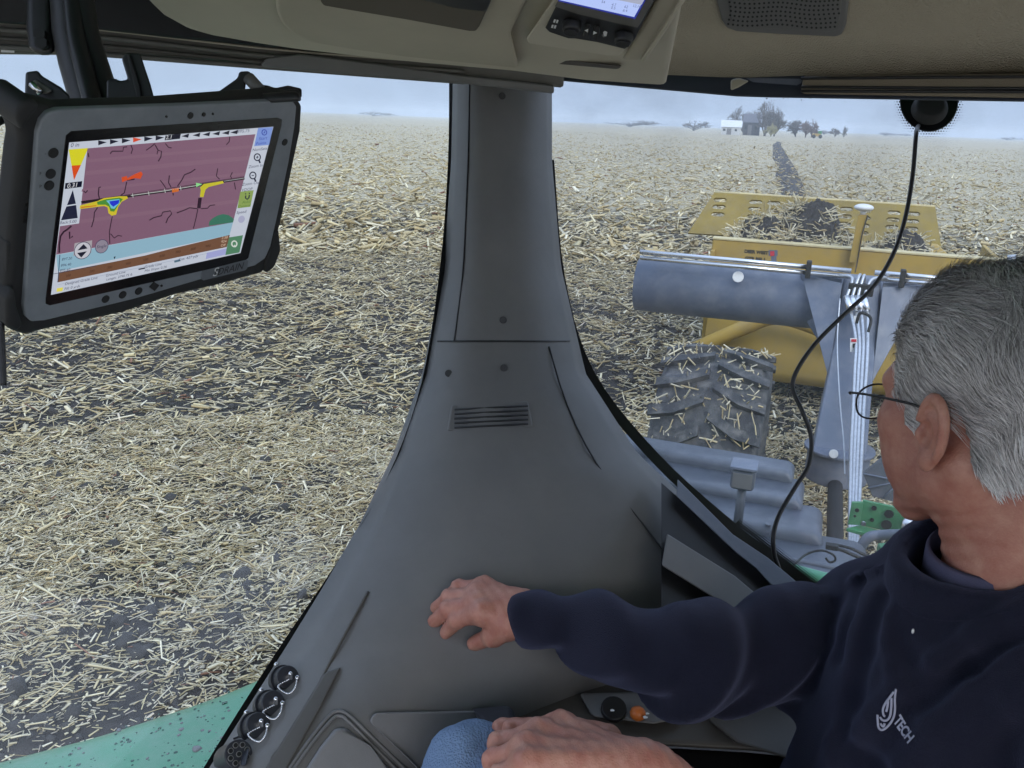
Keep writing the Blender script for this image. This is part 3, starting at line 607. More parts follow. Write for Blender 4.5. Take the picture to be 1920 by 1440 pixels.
def bodywork():
    # three stepped, round-shouldered mouldings: cross-section swept along -RX, ends rolled over
    def step(A, B, depth, drop, rr, name='rear_moulding'):
        A = np.asarray(A); B = np.asarray(B); e = B - A; ln = np.linalg.norm(e); e = e / ln; back = np.cross(ZV, e); back = back if back @ AX > 0 else -back
        prof = []
        for k in range(9): a = math.pi * k / 16; prof.append((rr - rr * math.sin(math.pi / 2 - a) , -rr + rr * math.sin(a) if False else -(rr - rr * math.sin(a))))
        prof = [(0, -drop)] + prof + [(depth, .015), (depth, -drop)]
        V = []; Fc = []; ts = [0] + [1 - rr * 1.3 / ln * (1 - math.sin(a)) for a in np.linspace(0, math.pi / 2, 7)]; dz = [0] + [-(rr * 1.3 - rr * 1.3 * math.cos(a)) for a in np.linspace(0, math.pi / 2, 7)]
        for t, d in zip(ts, dz):
            for (b, z) in prof: V.append(A + e * ln * t + back * b + ZV * (z + d if z > -drop else z))
        k = len(prof)
        for i in range(len(ts) - 1):
            for j in range(k): Fc.append([i * k + j, i * k + (j + 1) % k, (i + 1) * k + (j + 1) % k, (i + 1) * k + j])
        Fc += [list(range(k))[::-1], [(len(ts) - 1) * k + j for j in range(k)]]
        o = mesh(name, V, Fc, M['mould'], tr, True)
        bm = bmesh.new(); bm.from_mesh(o.data); bmesh.ops.recalc_face_normals(bm, faces=bm.faces); bm.to_mesh(o.data); bm.free(); return o
    z1 = at(1430, 876, 3.75)[2]; zs = [z1, z1 - .058, z1 - .112, z1 - .17]
    def edge(x0, y0, x1, y1, z): return Ug(x0, y0, z), Ug(x1, y1, z)
    step(*edge(1150, 830, 1488, 887, zs[0]), .10, .7, .030)
    step(*edge(1150, 880, 1506, 940, zs[1]), .20, .7, .030)
    step(*edge(1100, 930, 1545, 1004, zs[2]), .24, .8, .035)
    step(*edge(1100, 1010, 1640, 1106, zs[3]), .36, .9, .05)
    for (x, y, z) in ((1180, 905, zs[1] + .001), (1300, 925, zs[1] + .001), (1440, 985, zs[2] + .001), (1250, 958, zs[2] + .001)):
        c_ = Ug(x, y, z); cyl('body_bolt', c_, c_ + ZV * .008, .012, M['mould'], tr, 8)
    tube('body_rib', [Ug(1120, 990, zs[3] + .004), Ug(1400, 1035, zs[3] + .004), Ug(1600, 1072, zs[3] + .004)], .012, M['mould'], tr, 8, 4)
    # work light on its post
    c = at(1394, 893, 3.25); o = box('work_light', c, RX * .045, AX * .05, ZV * .042, M['mould'], tr, .016, 3)
    box('lamp_face', c - AX * .052, RX * .036, AX * .003, ZV * .03, M['grey_trim'], o, .002); box('lamp_lid', c + ZV * .047, RX * .05, AX * .055, ZV * .006, M['steel_blue'], o, .003)
    cyl('light_post', c - ZV * .04, c - ZV * .2, .018, M['mould'], tr, 12)
    # green hitch bracket holding the hoses
    P0 = at(1592, 1002, 5.0)
    def gp(x, y, Y=5.0): return at(x, y, Y)
    br = prism('hose_bracket', [gp(1618, 938), gp(1720, 960), gp(1722, 1010), gp(1612, 985)], AX * .02, M['green'], tr, .004)
    prism('bracket_flange', [gp(1597, 942, 4.93), gp(1619, 942, 4.95), gp(1612, 985, 4.95), gp(1590, 984, 4.93)], AX * .02, M['green'], br, .003)
    prism('bracket_lip', [gp(1587, 990, 4.88), gp(1640, 1004, 4.93), gp(1730, 1015, 4.95), gp(1612, 984, 5.0)], -ZV * .02, M['green'], br, .003)
    prism('bracket_tab', [gp(1700, 966, 4.9), gp(1740, 972, 4.9), gp(1745, 985, 4.9), gp(1706, 984, 4.9)], AX * .03, M['green'], br, .003)
    for x, y, r in ((1639, 953, 5), (1667, 964, 8.5), (1635, 975, 4), (1662, 984, 9.5), (1607, 957, 4), (1603, 968, 2.5)):
        c = at(x, y, 4.975 if x > 1615 else 4.91); cyl('bracket_hole', c, c + AX * .004, r * 4.95 / FPX, M['frit'], br, 14)
    c = at(1619, 980, 4.96); cyl('bracket_bolt', c, c - AX * .02, .014, M['chrome'], br, 8)
    ellipsoid('coupler', at(1706, 985, 4.85), (.05, .04, .05), M['chrome'], tr, 2)
    tube('pto_hose', [at(1612, 1030, 4.8), at(1628, 1008, 4.8), at(1655, 1003, 4.8), at(1700, 1002, 4.7), at(1750, 1000, 4.6)], .028, M['steel_blue'], tr, 10, 6)
    prism('drawbar_frame', [at(1645, 1018, 4.7), at(1735, 1010, 4.7), at(1735, 1030, 4.6), at(1650, 1026, 4.6)], -ZV * .12, M['green'], tr, .01)
    prism('hitch_frame', [at(1570, 1050, 4.3), at(1720, 1040, 4.4), at(1720, 1100, 4.0), at(1570, 1100, 4.0)], -ZV * .3, M['mould'], tr, .03)
    # hexagonal black guard with ribs
    hx = [(1618, 888), (1655, 858), (1710, 868), (1742, 912), (1715, 952), (1636, 931)]; hg = prism('hexagonal_guard', [at(x, y, 5.35) for x, y in hx], AX * .03, M['mould'], tr, .004)
    ctr = at(1688, 902, 5.335)
    for x, y in hx[:1] + [(1628, 915), (1655, 935), (1700, 868), (1738, 905)]: tube('guard_rib', [at(x, y, 5.335), ctr], .006, M['steel_blue'], hg, 5, curved=False)
    # green handrail behind the window and loose wires
    tube('handrail', [at(1380, 1045, 2.45), at(1490, 1072, 2.45), at(1575, 1094, 2.45), at(1700, 1125, 2.45)], .021, M['green_fender'], tr, 12, 4)
    tube('wire', [at(1470, 1080, 2.3), at(1490, 1058, 2.35), at(1512, 1039, 2.4), at(1540, 1032, 2.4), at(1562, 1040, 2.4), at(1566, 1050, 2.4), at(1556, 1054, 2.4), at(1548, 1046, 2.4)], .0035, M['cable'], tr, 6, 6)
    tube('wire', [at(1552, 1024, 2.6), at(1580, 1032, 2.6), at(1610, 1045, 2.6), at(1650, 1060, 2.6)], .006, M['cable'], tr, 6, 6)
    tube('wire', [at(1560, 1020, 2.62), at(1595, 1028, 2.62), at(1620, 1040, 2.62), at(1655, 1052, 2.62)], .005, M['cable'], tr, 6, 6)
    box('wire_clip', at(1560, 1025, 2.58), RX * .018, AX * .012, ZV * .008, M['rubber'], tr, .003)
bodywork()

# --- side fender outside the right-hand window, spattered with drops
def fender():
    def edge(u): return [(-260, 1500, 1.62), (-60, 1436, 1.66), (60, 1403, 1.70), (180, 1372, 1.74), (300, 1334, 1.78), (400, 1300, 1.82), (500, 1258, 1.86), (620, 1195, 1.92), (760, 1110, 2.0)]
    top = smooth_path([U(*p) for p in edge(0)], 5); n = len(top); V = []; Fc = []; rows = 14
    for i in range(n):
        t = top[min(i + 1, n - 1)] - top[max(i - 1, 0)]; t /= np.linalg.norm(t); inn = np.cross(ZV, t); inn = inn if inn @ np.array([0, -1, 0]) > 0 else -inn
        for j in range(rows):
            a = j / (rows - 1)
            if j == 0: q = top[i] - inn * .10 - ZV * .35
            elif j == 1: q = top[i] - inn * .035 - ZV * .06
            elif j == 2: q = top[i] - inn * .012 - ZV * .012
            else:
                b = (j - 2) / (rows - 3); q = top[i] + inn * (.62 * b) + ZV * (.028 * math.sin(b * math.pi) + .002)
            V.append(q)
    for i in range(n - 1):
        for j in range(rows - 1): Fc.append([i * rows + j, i * rows + j + 1, (i + 1) * rows + j + 1, (i + 1) * rows + j])
    o = mesh('fender', V, Fc, M['green_fender'], tr, True); o.modifiers.new('s', 'SUBSURF').levels = 1
    o.modifiers['s'].render_levels = 1
    bm = bmesh.new(); bm.from_mesh(o.data); bv = BVHTree.FromBMesh(bm); g = random.Random(5)
    VV, FF, CC = [], [], []
    ico = bmesh.new(); bmesh.ops.create_icosphere(ico, subdivisions=1, radius=1); bvv = [np.array(v.co) for v in ico.verts]; bff = [[v.index for v in f.verts] for f in ico.faces]; ico.free()
    for _ in range(420):
        x = g.uniform(-40, 560); y = g.uniform(1250, 1500); r = ray(x, y); h = bv.ray_cast(Vector(CAM), Vector(r)); 
        if h[0] is None: continue
        s = min(.005, .0021 * math.exp(g.gauss(0, .4))); b = len(VV); p = np.array(h[0]) + ZV * (-s * .15)
        VV += [p + np.array([v[0] * s * g.uniform(.9, 1.2), v[1] * s, v[2] * s * .55]) for v in bvv]; FF += [[i + b for i in f_] for f_ in bff]
    dm = mat('water_drop', (0.02, 0.09, 0.07), 0.08, spec=0.8); fast_mesh('water_drops', np.array(VV), np.array(FF), dm, o, smooth=True, kind='stuff')
    VV, FF = [], []
    for _ in range(90):
        x = g.uniform(-40, 520); y = g.uniform(1265, 1500); h = bv.ray_cast(Vector(CAM), Vector(ray(x, y)))
        if h[0] is None: continue
        s = .0022 * math.exp(g.gauss(0, .4)); b = len(VV); p = np.array(h[0])
        VV += [p + np.array([v[0] * s * g.uniform(.8, 1.6), v[1] * s * g.uniform(.8, 1.6), v[2] * s * .3]) for v in bvv]; FF += [[i + b for i in f_] for f_ in bff]
    fast_mesh('mud_specks', np.array(VV), np.array(FF), M['grey_panel'], o, smooth=True, kind='stuff'); bm.free()
fender()

# --- cab glass
PL_SIDE = plane_of((0, 100, 1.12), (830, 130, 1.50), (390, 1440, 1.10))
PL_REAR = plane_of((1035, 150, 1.62), (1920, 190, 1.42), (1450, 1050, 1.36))
slab('side_window', [(-700, 40), (870, 95), (850, 420), (800, 720), (560, 1215), (400, 1480), (330, 1700), (-700, 1900)], PL_SIDE, .005, M['glass'], tr)
rw = slab('rear_window', [(1020, 110), (2500, 130), (2500, 1700), (1640, 1230), (1400, 1040), (1200, 860), (1090, 700), (1030, 400)], PL_REAR, .005, M['glass_rear'], tr)
# printed black border of the rear pane along its lower edge, and along the side pane
def strip(name, line, wpx, pl, m_, parent, off=.004, thick=.003, **k):
    P = smooth_path([np.array([x, y, 0.]) for x, y in line], 5); A, B = [], []
    for i, p in enumerate(P):
        t = P[min(i + 1, len(P) - 1)] - P[max(i - 1, 0)]; t /= np.linalg.norm(t); nrm = np.array([-t[1], t[0], 0]); wv = wpx if not hasattr(wpx, '__len__') else wpx[0] + (wpx[1] - wpx[0]) * i / (len(P) - 1)
        A.append(on_plane(*(p + nrm * wv / 2)[:2], pl, off)); B.append(on_plane(*(p - nrm * wv / 2)[:2], pl, off))
    n = len(A); V = A + B; Fc = [[i, i + 1, n + i + 1, n + i] for i in range(n - 1)]; return mesh(name, V, Fc, m_, parent, **k)
strip('glass_border', [(1030, 300), (1050, 520), (1105, 700), (1230, 860), (1374, 990), (1458, 1053), (1548, 1122), (1640, 1195)], (18, 22), PL_REAR, M['frit'], tr)
strip('glass_border', [(352, 1510), (398, 1432), (470, 1316), (545, 1200), (640, 1060), (735, 900), (800, 720), (835, 500), (850, 300), (852, 120)], 20, PL_SIDE, M['frit'], tr)
# fading dot screen next to the printed borders and around the sensor
def dots(pts, pl, parent, off=.003):
    VV, FF = [], []
    for x, y, r in pts:
        b = len(VV); c = on_plane(x, y, pl, off); ux = on_plane(x + 1, y, pl, off) - c; uy = on_plane(x, y + 1, pl, off) - c
        for k in range(6): a = math.pi * k / 3; VV.append(c + ux * r * math.cos(a) + uy * r * math.sin(a))
        FF.append([b + k for k in range(6)])
    fast_mesh('dot_screen', np.array(VV), np.array(FF), M['frit'], parent, kind='stuff')
D = []
for s in np.arange(0, 1, .008):
    x = 1374 + s * (1640 - 1374); y = 990 + s * (1195 - 990)
    for k in range(4): D.append((x + 8 + k * 2.3, y - 9 - k * 3, 2.3 - k * .5))
# round sensor on the glass with dotted rim
for yy in range(186, 262, 5):
    for xx in range(1672, 1806, 5):
        x = xx + (2.5 if (yy // 5) % 2 else 0); d = math.hypot((x - 1742) / 54, (yy - 190) / 56)
        if .93 < d < 1.25 and yy > 186: D.append((x, yy, 2.6 * max(.25, 1 - (d - .93) / .36)))
for yy in range(146, 154, 4):
    for xx in range(1396, 1506, 4): D.append((xx + (2 if (yy // 4) % 2 else 0), yy, 1.3))
dots(D, PL_REAR, tr)
sp = [(1742 + 55 * math.cos(a), 189 + 58 * math.sin(a)) for a in np.linspace(0, math.pi, 24)]
sp = [(x, y) if True else 0 for x, y in sp]
slab('sensor_patch', [(1797, 176)] + sp + [(1687, 176)], PL_REAR, .006, M['frit'], tr, .002, off=.006)
c = on_plane(1742, 206, PL_REAR, .012); n_ = PL_REAR[1]
cyl('sensor_cup', c, c + n_ * .016, .030, M['rubber'], tr, 28, .005, r2=.022)
# mud flecks near the top of the rear pane
D2 = [(g.uniform(1380, 1920), g.gauss(186, 3), g.uniform(.5, 1.6)) for g in [random.Random(k) for k in range(26)]]
VV, FF = [], []
for x, y, r in D2:
    b = len(VV)
    for k in range(5): VV.append(on_plane(x + r * math.cos(k * 1.256), y + r * math.sin(k * 1.256), PL_REAR, .007))
    FF.append([b + k for k in range(5)])
fast_mesh('glass_flecks', np.array(VV), np.array(FF), M['grey_panel'], tr, kind='stuff')

# --- corner pillar widening into the grey side console
PY = [100, 300, 500, 700, 850, 980, 1100, 1215, 1330, 1440, 1620]
PXL = [850, 846, 832, 792, 738, 676, 606, 535, 462, 392, 285]
PXR = [1035, 1035, 1052, 1098, 1195, 1335, 1465, 1430, 1180, 960, 930]
PD = [1.46, 1.45, 1.43, 1.38, 1.33, 1.27, 1.20, 1.13, 1.04, .97, .88]
def pillar_d(x, y):
    xl = np.interp(y, PY, PXL); xr = np.interp(y, PY, PXR); t = min(1, max(0, (x - xl) / (xr - xl))); bul = np.interp(y, [100, 800, 1200, 1600], [.07, .09, .10, .10])
    return np.interp(y, PY, PD) + .10 * t * np.interp(y, [900, 1300], [.6, 2.2]) - bul * (1 - abs(2 * t - 1) ** 3)
def pillar():
    V = []; Fc = []; nt_ = 17; ys = np.linspace(60, 1700, 70)
    for y in ys:
        xl = np.interp(y, PY, PXL); xr = np.interp(y, PY, PXR)
        for k in range(nt_): x = xl + (xr - xl) * k / (nt_ - 1); V.append(U(x, y, pillar_d(x, min(max(y, 100), 1620))))
    for i in range(len(ys) - 1):
        for k in range(nt_ - 1): Fc.append([i * nt_ + k, i * nt_ + k + 1, (i + 1) * nt_ + k + 1, (i + 1) * nt_ + k])
    o = mesh('corner_pillar', V, Fc, M['grey_trim'], tr, True); s = o.modifiers.new('s', 'SOLIDIFY'); s.thickness = .03; s.offset = -1
    bm = bmesh.new(); bm.from_mesh(o.data); bmesh.ops.recalc_face_normals(bm, faces=bm.faces)
    if sum((f.normal.dot(Vector(_F)) for f in bm.faces)) > 0: bmesh.ops.reverse_faces(bm, faces=bm.faces)
    bm.to_mesh(o.data); bm.free(); return o
pil = pillar()
def PP(x, y, off=0.0): return U(x, y, pillar_d(x, y) - off)
def inset(name, px, m_, off=.012, bev=.006, parent=None):
    pts = [PP(x, y, off) for x, y in px]; d = np.mean([ray(x, y) for x, y in px], 0); d /= np.linalg.norm(d); return prism(name, pts, d * (off + .01), m_, parent or pil, bev, 3)
inset('trim_panel', [(552, 1475), (600, 1400), (626, 1368), (640, 1362), (654, 1368), (690, 1400), (760, 1475)], M['grey_panel'], .010)
inset('trim_panel', [(693, 1352), (697, 1342), (705, 1336), (900, 1332), (905, 1350), (900, 1480), (818, 1480), (762, 1420), (700, 1362)], M['grey_panel'], .014)
for dx in (0, 9):
    tube('trim_ridge', [PP(528 + dx, 1462, .002), PP(575 + dx, 1395, .002), PP(615 + dx, 1345 + dx * .3, .002), PP(634 + dx * .5, 1334 + dx, .002), PP(655 - dx * .4, 1342 + dx, .002), PP(700 - dx * .6, 1385 + dx, .002), PP(780 - dx, 1462 + dx, .002)], .0022, M['grey_trim'], pil, 6, 6)
inset('pillar_flank', [(476, 1475), (560, 1340), (608, 1262), (640, 1250), (600, 1330), (520, 1475)], M['dark_trim'], .006, .003)
tube('panel_seam', [PP(508, 1448, .001), PP(512, 1420, .001), PP(545, 1380, .001), PP(585, 1310, .001), PP(620, 1240, .001), PP(690, 1110, .001)], .002, M['dark_trim'], pil, 6, 6)
tube('panel_seam', [PP(438, 1385, .001), PP(452, 1378, .001), PP(462, 1364, .001), PP(470, 1372, .001)], .0012, M['black'], pil, 5, 6)
def prow(y, a, b, n=9): return [PP(np.interp(y, PY, PXL) + (np.interp(y, PY, PXR) - np.interp(y, PY, PXL)) * t, y, .0005) for t in np.linspace(a, b, n)]
tube('panel_seam', prow(640, .06, .94), .0016, M['black'], pil, 6, 3)
tube('panel_seam', [PP(np.interp(y, PY, PXL) + (np.interp(y, PY, PXR) - np.interp(y, PY, PXL)) * .80, y, .0005) for y in (650, 760, 870, 980, 1060, 1120)], .0014, M['black'], pil, 6, 3)
tube('panel_seam', [PP(np.interp(y, PY, PXL) + (np.interp(y, PY, PXR) - np.interp(y, PY, PXL)) * .17, y, .0005) for y in (110, 250, 400, 520, 640)], .0014, M['black'], pil, 6, 3)
for y_, t_ in ((180, .5), (600, .5), (690, .5), (700, .16)):
    x_ = np.interp(y_, PY, PXL) + (np.interp(y_, PY, PXR) - np.interp(y_, PY, PXL)) * t_; c_ = PP(x_, y_, .001); v_ = (CAM - c_) / np.linalg.norm(CAM - c_); cyl('trim_screw', c_, c_ + v_ * .002, .0055, M['black'], pil, 14, .0006)
inset('vent_plate', [(846, 760), (990, 752), (1000, 800), (838, 808)], M['grey_trim'], .004, .003)
for k in range(5): tube('vent_slit', [PP(852, 768 + k * 8.5, .0062), PP(990, 761 + k * 8.5, .0062)], .0016, M['black'], pil, 6, 3)
M['cap'] = mat('dark_connector_cap', (.018, .02, .028), .4)
def connectors():
    nrm = None
    for i, (x, y) in enumerate(((530, 1274), (502, 1322), (474, 1364))):
        c = PP(x, y, .002); v = CAM - c; v /= np.linalg.norm(v); s = np.cross(v, ZV); s /= np.linalg.norm(s); ax = v * .9 - s * .45 + ZV * .12; ax /= np.linalg.norm(ax)
        root = cyl('connector_cap', c - ax * .012, c + ax * .016, .0145, M['cap'], pil, 24, .002)
        cyl('flange', c - ax * .002, c + ax * .003, .0172, M['cap'], root, 24, .001)
        k = c + ax * .016; box('pull_tab', k + ax * .003 , s * .0022, ax * .004, ZV * .0045, M['chrome'], root, .001)
        ellipsoid('rivet', k + ax * .006 + ZV * .004, (.0028,) * 3, M['chrome'], root, 2)
        d1 = PP(x - 24 * 0 + 14, y - 30, .003); ellipsoid('screw', PP(x - 12, y - 28, .001), (.003,) * 3, M['chrome'], root, 2)
        st = PP(x + 27, y - 3, .003); ellipsoid('chain_stud', st, (.0035,) * 3, M['chrome'], root, 2)
        P = smooth_path([k + ax * .004 - ZV * .003, PP(x - 8, y + 12, .016), PP(x + 2, y + 24, .010), PP(x + 14, y + 26, .006), PP(x + 24, y + 14, .006), st], 7); VV, FF = [], []
        for q in range(0, len(P)):
            bm = bmesh.new(); bmesh.ops.create_icosphere(bm, subdivisions=1, radius=.00135); b = len(VV); VV += [np.array(vv.co) + P[q] for vv in bm.verts]; FF += [[z.index + b for z in f.verts] for f in bm.faces]; bm.free()
        for a_, b_ in zip(P[:-1], P[1:]):
            vv, ff = tube_geo([a_, b_], .0006, 3); b = len(VV); VV += vv; FF += [[z + b for z in f] for f in ff]
        mesh('bead_chain', VV, FF, M['chrome'], root, True, kind='stuff')
    c = PP(437, 1419, .002); v = CAM - c; v /= np.linalg.norm(v); s = np.cross(v, ZV); s /= np.linalg.norm(s); ax = v * .9 - s * .35 + ZV * .12; ax /= np.linalg.norm(ax)
    root = cyl('open_connector', c - ax * .02, c + ax * .018, .0155, M['cap'], pil, 24, .0015)
    u1 = np.cross(ax, ZV); u1 /= np.linalg.norm(u1); u2 = np.cross(u1, ax)
    for k in range(9):
        a = 2 * math.pi * k / 8; rr = 0 if k == 8 else .0098; q = c + ax * .018 + (u1 * math.cos(a) + u2 * math.sin(a)) * rr
        cyl('socket_hole', q, q + ax * .0012, .0024, M['frit'], root, 10)
        V, Fc = tube_geo([q, q + ax * .0007], .0032, 10); mesh('socket_ring', V, Fc, M['grey_trim'], root)
    inset('connector_latch', [(456, 1402), (468, 1402), (462, 1436), (450, 1436)], M['cap'], .012, .002)
connectors()

# --- lower-right window trim seen over the arm
PL_TRIM = plane_of((1380, 1020, 1.24), (1540, 1115, 1.22), (1380, 1120, 1.16))
slab('window_seal', [(1240, 905), (1380, 1028), (1470, 1102), (1540, 1113), (1600, 1180), (1600, 1260), (1240, 1180)], PL_TRIM, .02, M['black'], tr)
slab('sill_strip', [(1270, 898), (1374, 1002), (1440, 1046), (1502, 1098), (1520, 1111), (1496, 1112), (1462, 1105), (1444, 1095), (1418, 1066), (1380, 1036), (1268, 930)], PL_TRIM, .012, M['steel_blue'], tr, .002, off=.012)
slab('sill_trim', [(1250, 1000), (1378, 1080), (1428, 1122), (1440, 1150), (1400, 1160), (1240, 1060)], PL_TRIM, .012, M['grey_trim'], tr, .003, off=.012)
tube('yellow_strap', [on_plane(1450, 1104, PL_TRIM, .016), on_plane(1455, 1116, PL_TRIM, .02), on_plane(1458, 1140, PL_TRIM, .03)], .0042, mat('pale_yellow_strap', (.62, .52, .25), .6), tr, 8, 4)

# --- armrest console and lower trim under the arm
PL_ARM = plane_of((1000, 1300, 1.16), (1500, 1290, 1.16), (1200, 1420, 1.02))
slab('armrest_console', [(860, 1330), (980, 1240), (1250, 1230), (1500, 1260), (1640, 1330), (1640, 1430), (1400, 1408), (1180, 1396), (1020, 1408), (960, 1390), (925, 1372)], PL_ARM, .10, M['dark_trim'], tr, .018, 3)
slab('armrest_skirt', [(870, 1350), (960, 1368), (1180, 1398), (1400, 1410), (1700, 1440), (1700, 1640), (900, 1640)], PL_ARM, .06, M['black'], tr, .01, 3, off=-.03)
slab('side_cover', [(1312, 1318), (1400, 1296), (1540, 1296), (1640, 1330), (1640, 1440), (1480, 1425), (1378, 1392), (1330, 1352)], PL_ARM, .03, M['dark_trim'], tr, .01, 3, off=.012)
slab('switch_tray', [(1085, 1300), (1290, 1296), (1284, 1330), (1262, 1350), (1226, 1358), (1180, 1352), (1110, 1344)], PL_ARM, .02, M['grey_trim'], tr, .006, 3, off=.012)
c = on_plane(1196, 1338, PL_ARM, .02); ellipsoid('orange_knob', c, (.010, .010, .009), M['orange'], tr, 2)
c = on_plane(1150, 1333, PL_ARM, .016); cyl('selector_knob', c, c + np.array([0, -.004, .008]), .016, M['black'], tr, 20, .002)
for (x, y, r_) in ((1210, 1345, 4), (1214, 1338, 3), (1148, 1332, 3.5)):
    c = on_plane(x, y, PL_ARM, .024); mesh('pictogram', [c + np.array([dx, dy, dx * 0]) * r_ * .0006 for dx, dy in ((-1, -1), (1, -.6), (1.4, .4), (0, 1.4), (-1.2, .5))], [[0, 1, 2, 3, 4]], M['white'], tr)
slab('seat_side', [(878, 1328), (960, 1322), (990, 1420), (960, 1480), (930, 1380)], plane_of((880, 1330, 1.06), (960, 1320, 1.04), (930, 1480, .95)), .03, mat('dark_seat_cloth', (.035, .036, .045), .9), tr, .008, 3)

# --- roof: window header rails, headliner, overhead console
PL_HS = plane_of((0, 90, 1.02), (560, 120, 1.16), (0, 0, 0.99))
slab('side_header', [(-700, 56), (0, 102), (170, 104), (420, 118), (560, 131), (870, 150), (1060, 165), (1060, 60), (540, 60), (-700, -10)], PL_HS, .06, M['rail'], tr, .006)
for k, (y0, y1, hh, m_) in enumerate(((42, 92, 2.2, M['beige_light']), (56, 106, 5, M['rail']), (72, 118, 4, M['dark_trim']), (88, 126, 5, M['rail']))):
    tube('header_groove', [on_plane(-700, y0 - 40, PL_HS, .004), on_plane(0, y0, PL_HS, .004), on_plane(190, y0 + 14, PL_HS, .004), on_plane(540, y1 + 3, PL_HS, .004), on_plane(870, y1 + 28, PL_HS, .004)], hh * .00062, m_, tr, 6, 6)
slab('roof_void_panel', [(-700, -30), (0, 44), (185, 56), (330, 72), (545, 92), (700, 105), (700, -200), (-700, -300)], PL_HS, .03, M['black'], tr, .004, off=.012)
slab('header_bracket', [(486, 122), (500, 108), (560, 100), (700, 118), (860, 140), (1040, 160), (1040, 176), (860, 156), (560, 132), (494, 126)], PL_HS, .03, M['grey_trim'], tr, .004, off=.01)
slab('header_slot', [(2, 90), (27, 91), (27, 99), (2, 98)], PL_HS, .004, M['white'], tr, off=.004)

# headliner: gently domed fabric sheet from the rear edge over our heads
def headliner():
    V = []; Fc = []; nx_, ny = 40, 16
    for i in range(nx_):
        x = 760 + (2700 - 760) * i / (nx_ - 1)
        for j in range(ny):
            t = j / (ny - 1); edge = np.interp(x, [760, 1380, 1500, 1920, 2700], [120, 146, 142, 138, 132]); y = edge - t * (edge + 950); d = np.interp(t, [0, .05, .15, .4, 1], [1.31, 1.27, 1.16, .92, .62]) * np.interp(x, [760, 1400, 1900, 2700], [1.06, 1.03, .98, .86])
            V.append(U(x, y, d))
    for i in range(nx_ - 1):
        for j in range(ny - 1): Fc.append([i * ny + j, i * ny + j + 1, (i + 1) * ny + j + 1, (i + 1) * ny + j])
    o = mesh('headliner', V, Fc, M['liner'], tr, True); s = o.modifiers.new('s', 'SOLIDIFY'); s.thickness = .02
    bm = bmesh.new(); bm.from_mesh(o.data); bmesh.ops.recalc_face_normals(bm, faces=bm.faces)
    if sum(f.normal.z for f in bm.faces) > 0: bmesh.ops.reverse_faces(bm, faces=bm.faces)
    bm.to_mesh(o.data); s.offset = -1; bv = BVHTree.FromBMesh(bm); bm.free(); return o, bv
hl, HBV = headliner()
def on_liner(x, y, off=0.0):
    h = HBV.ray_cast(Vector(CAM), Vector(ray(x, y))); r = ray(x, y)
    if h[0] is None: return U(x, y, 1.0)
    return np.array(h[0]) - ZV * off
M['blind'] = fabric('brown_blind_cloth', (0.22, 0.185, 0.14), 500, 0.4)
# rear edge: roll blind and dark header band
PL_HR = plane_of((1035, 150, 1.44), (1920, 185, 1.28), (1400, 120, 1.375))
slab('rear_header', [(1030, 150), (1380, 181), (1440, 183), (1920, 191), (2600, 200), (2600, 128), (1920, 136), (1500, 140), (1390, 142), (1030, 132)], PL_HR, .05, mat('blue_black_header', (.035, .042, .06), .35), tr, .003)
slab('roller_blind', [(1505, 140), (1920, 138), (2600, 136), (2600, 186), (1920, 184), (1499, 176)], PL_HR, .02, M['blind'], tr, .006, 3, off=.016)
for y0, y1 in ((147, 144), (163, 166), (171, 172)): tube('blind_fold', [on_plane(1502, y0, PL_HR, .017), on_plane(1920, y1, PL_HR, .017), on_plane(2600, y1, PL_HR, .017)], .0022, M['black'], tr, 6, 3)
slab('blind_bracket', [(1370, 150), (1385, 146), (1405, 152), (1385, 164), (1370, 170)], PL_HR, .012, M['beige'], tr, .003, off=.018)
slab('light_gap', [(1398, 146), (1505, 148), (1502, 156), (1494, 160), (1412, 154)], PL_HR, .003, M['steel_blue'], tr, off=.004)

# speaker grille in the headliner
def speaker():
    PS = tuple(); A0, B0, C0 = on_liner(1345, 5, .008), on_liner(1588, 8, .008), on_liner(1460, 64, .008); n0 = np.cross(B0 - A0, C0 - A0); n0 /= np.linalg.norm(n0); n0 = n0 if (CAM - A0) @ n0 > 0 else -n0; PS = (A0, n0)
    out = [(1338, -40), (1342, 0), (1352, 40), (1362, 54), (1380, 61), (1460, 66), (1566, 71), (1580, 66), (1586, 50), (1592, 0), (1594, -40)]
    o = prism('speaker_grille', [on_plane(x, y, PS) for x, y in out], ZV * .02, M['grey_trim'], tr, .004, 3)
    inn = [(1362, -40), (1364, 0), (1372, 40), (1385, 50), (1460, 56), (1560, 61), (1570, 56), (1574, 40), (1578, 0), (1580, -40)]
    prism('grille_field', [on_plane(x, y, PS, .002) for x, y in inn], ZV * .006, M['grey_trim'], o, .002, 2)
    VV, FF = [], []
    for j in range(-3, 7):
        for i in range(24):
            y = 4 + j * 8.2 + math.sin(i * .45) * 2.2 + i * .28; x = 1368 + i * 8.9 + math.sin(j * .9 + i * .2) * 2.5
            if y > 51 + (x - 1370) * .03 or x > 1573: continue
            b = len(VV)
            for k in range(8): a = math.pi * k / 4; VV.append(on_plane(x + 2.3 * math.cos(a), y + 2.1 * math.sin(a), PS, .0026))
            FF.append([b + k for k in range(8)])
    fast_mesh('grille_holes', np.array(VV), np.array(FF), M['frit'], o, kind='stuff')
speaker()

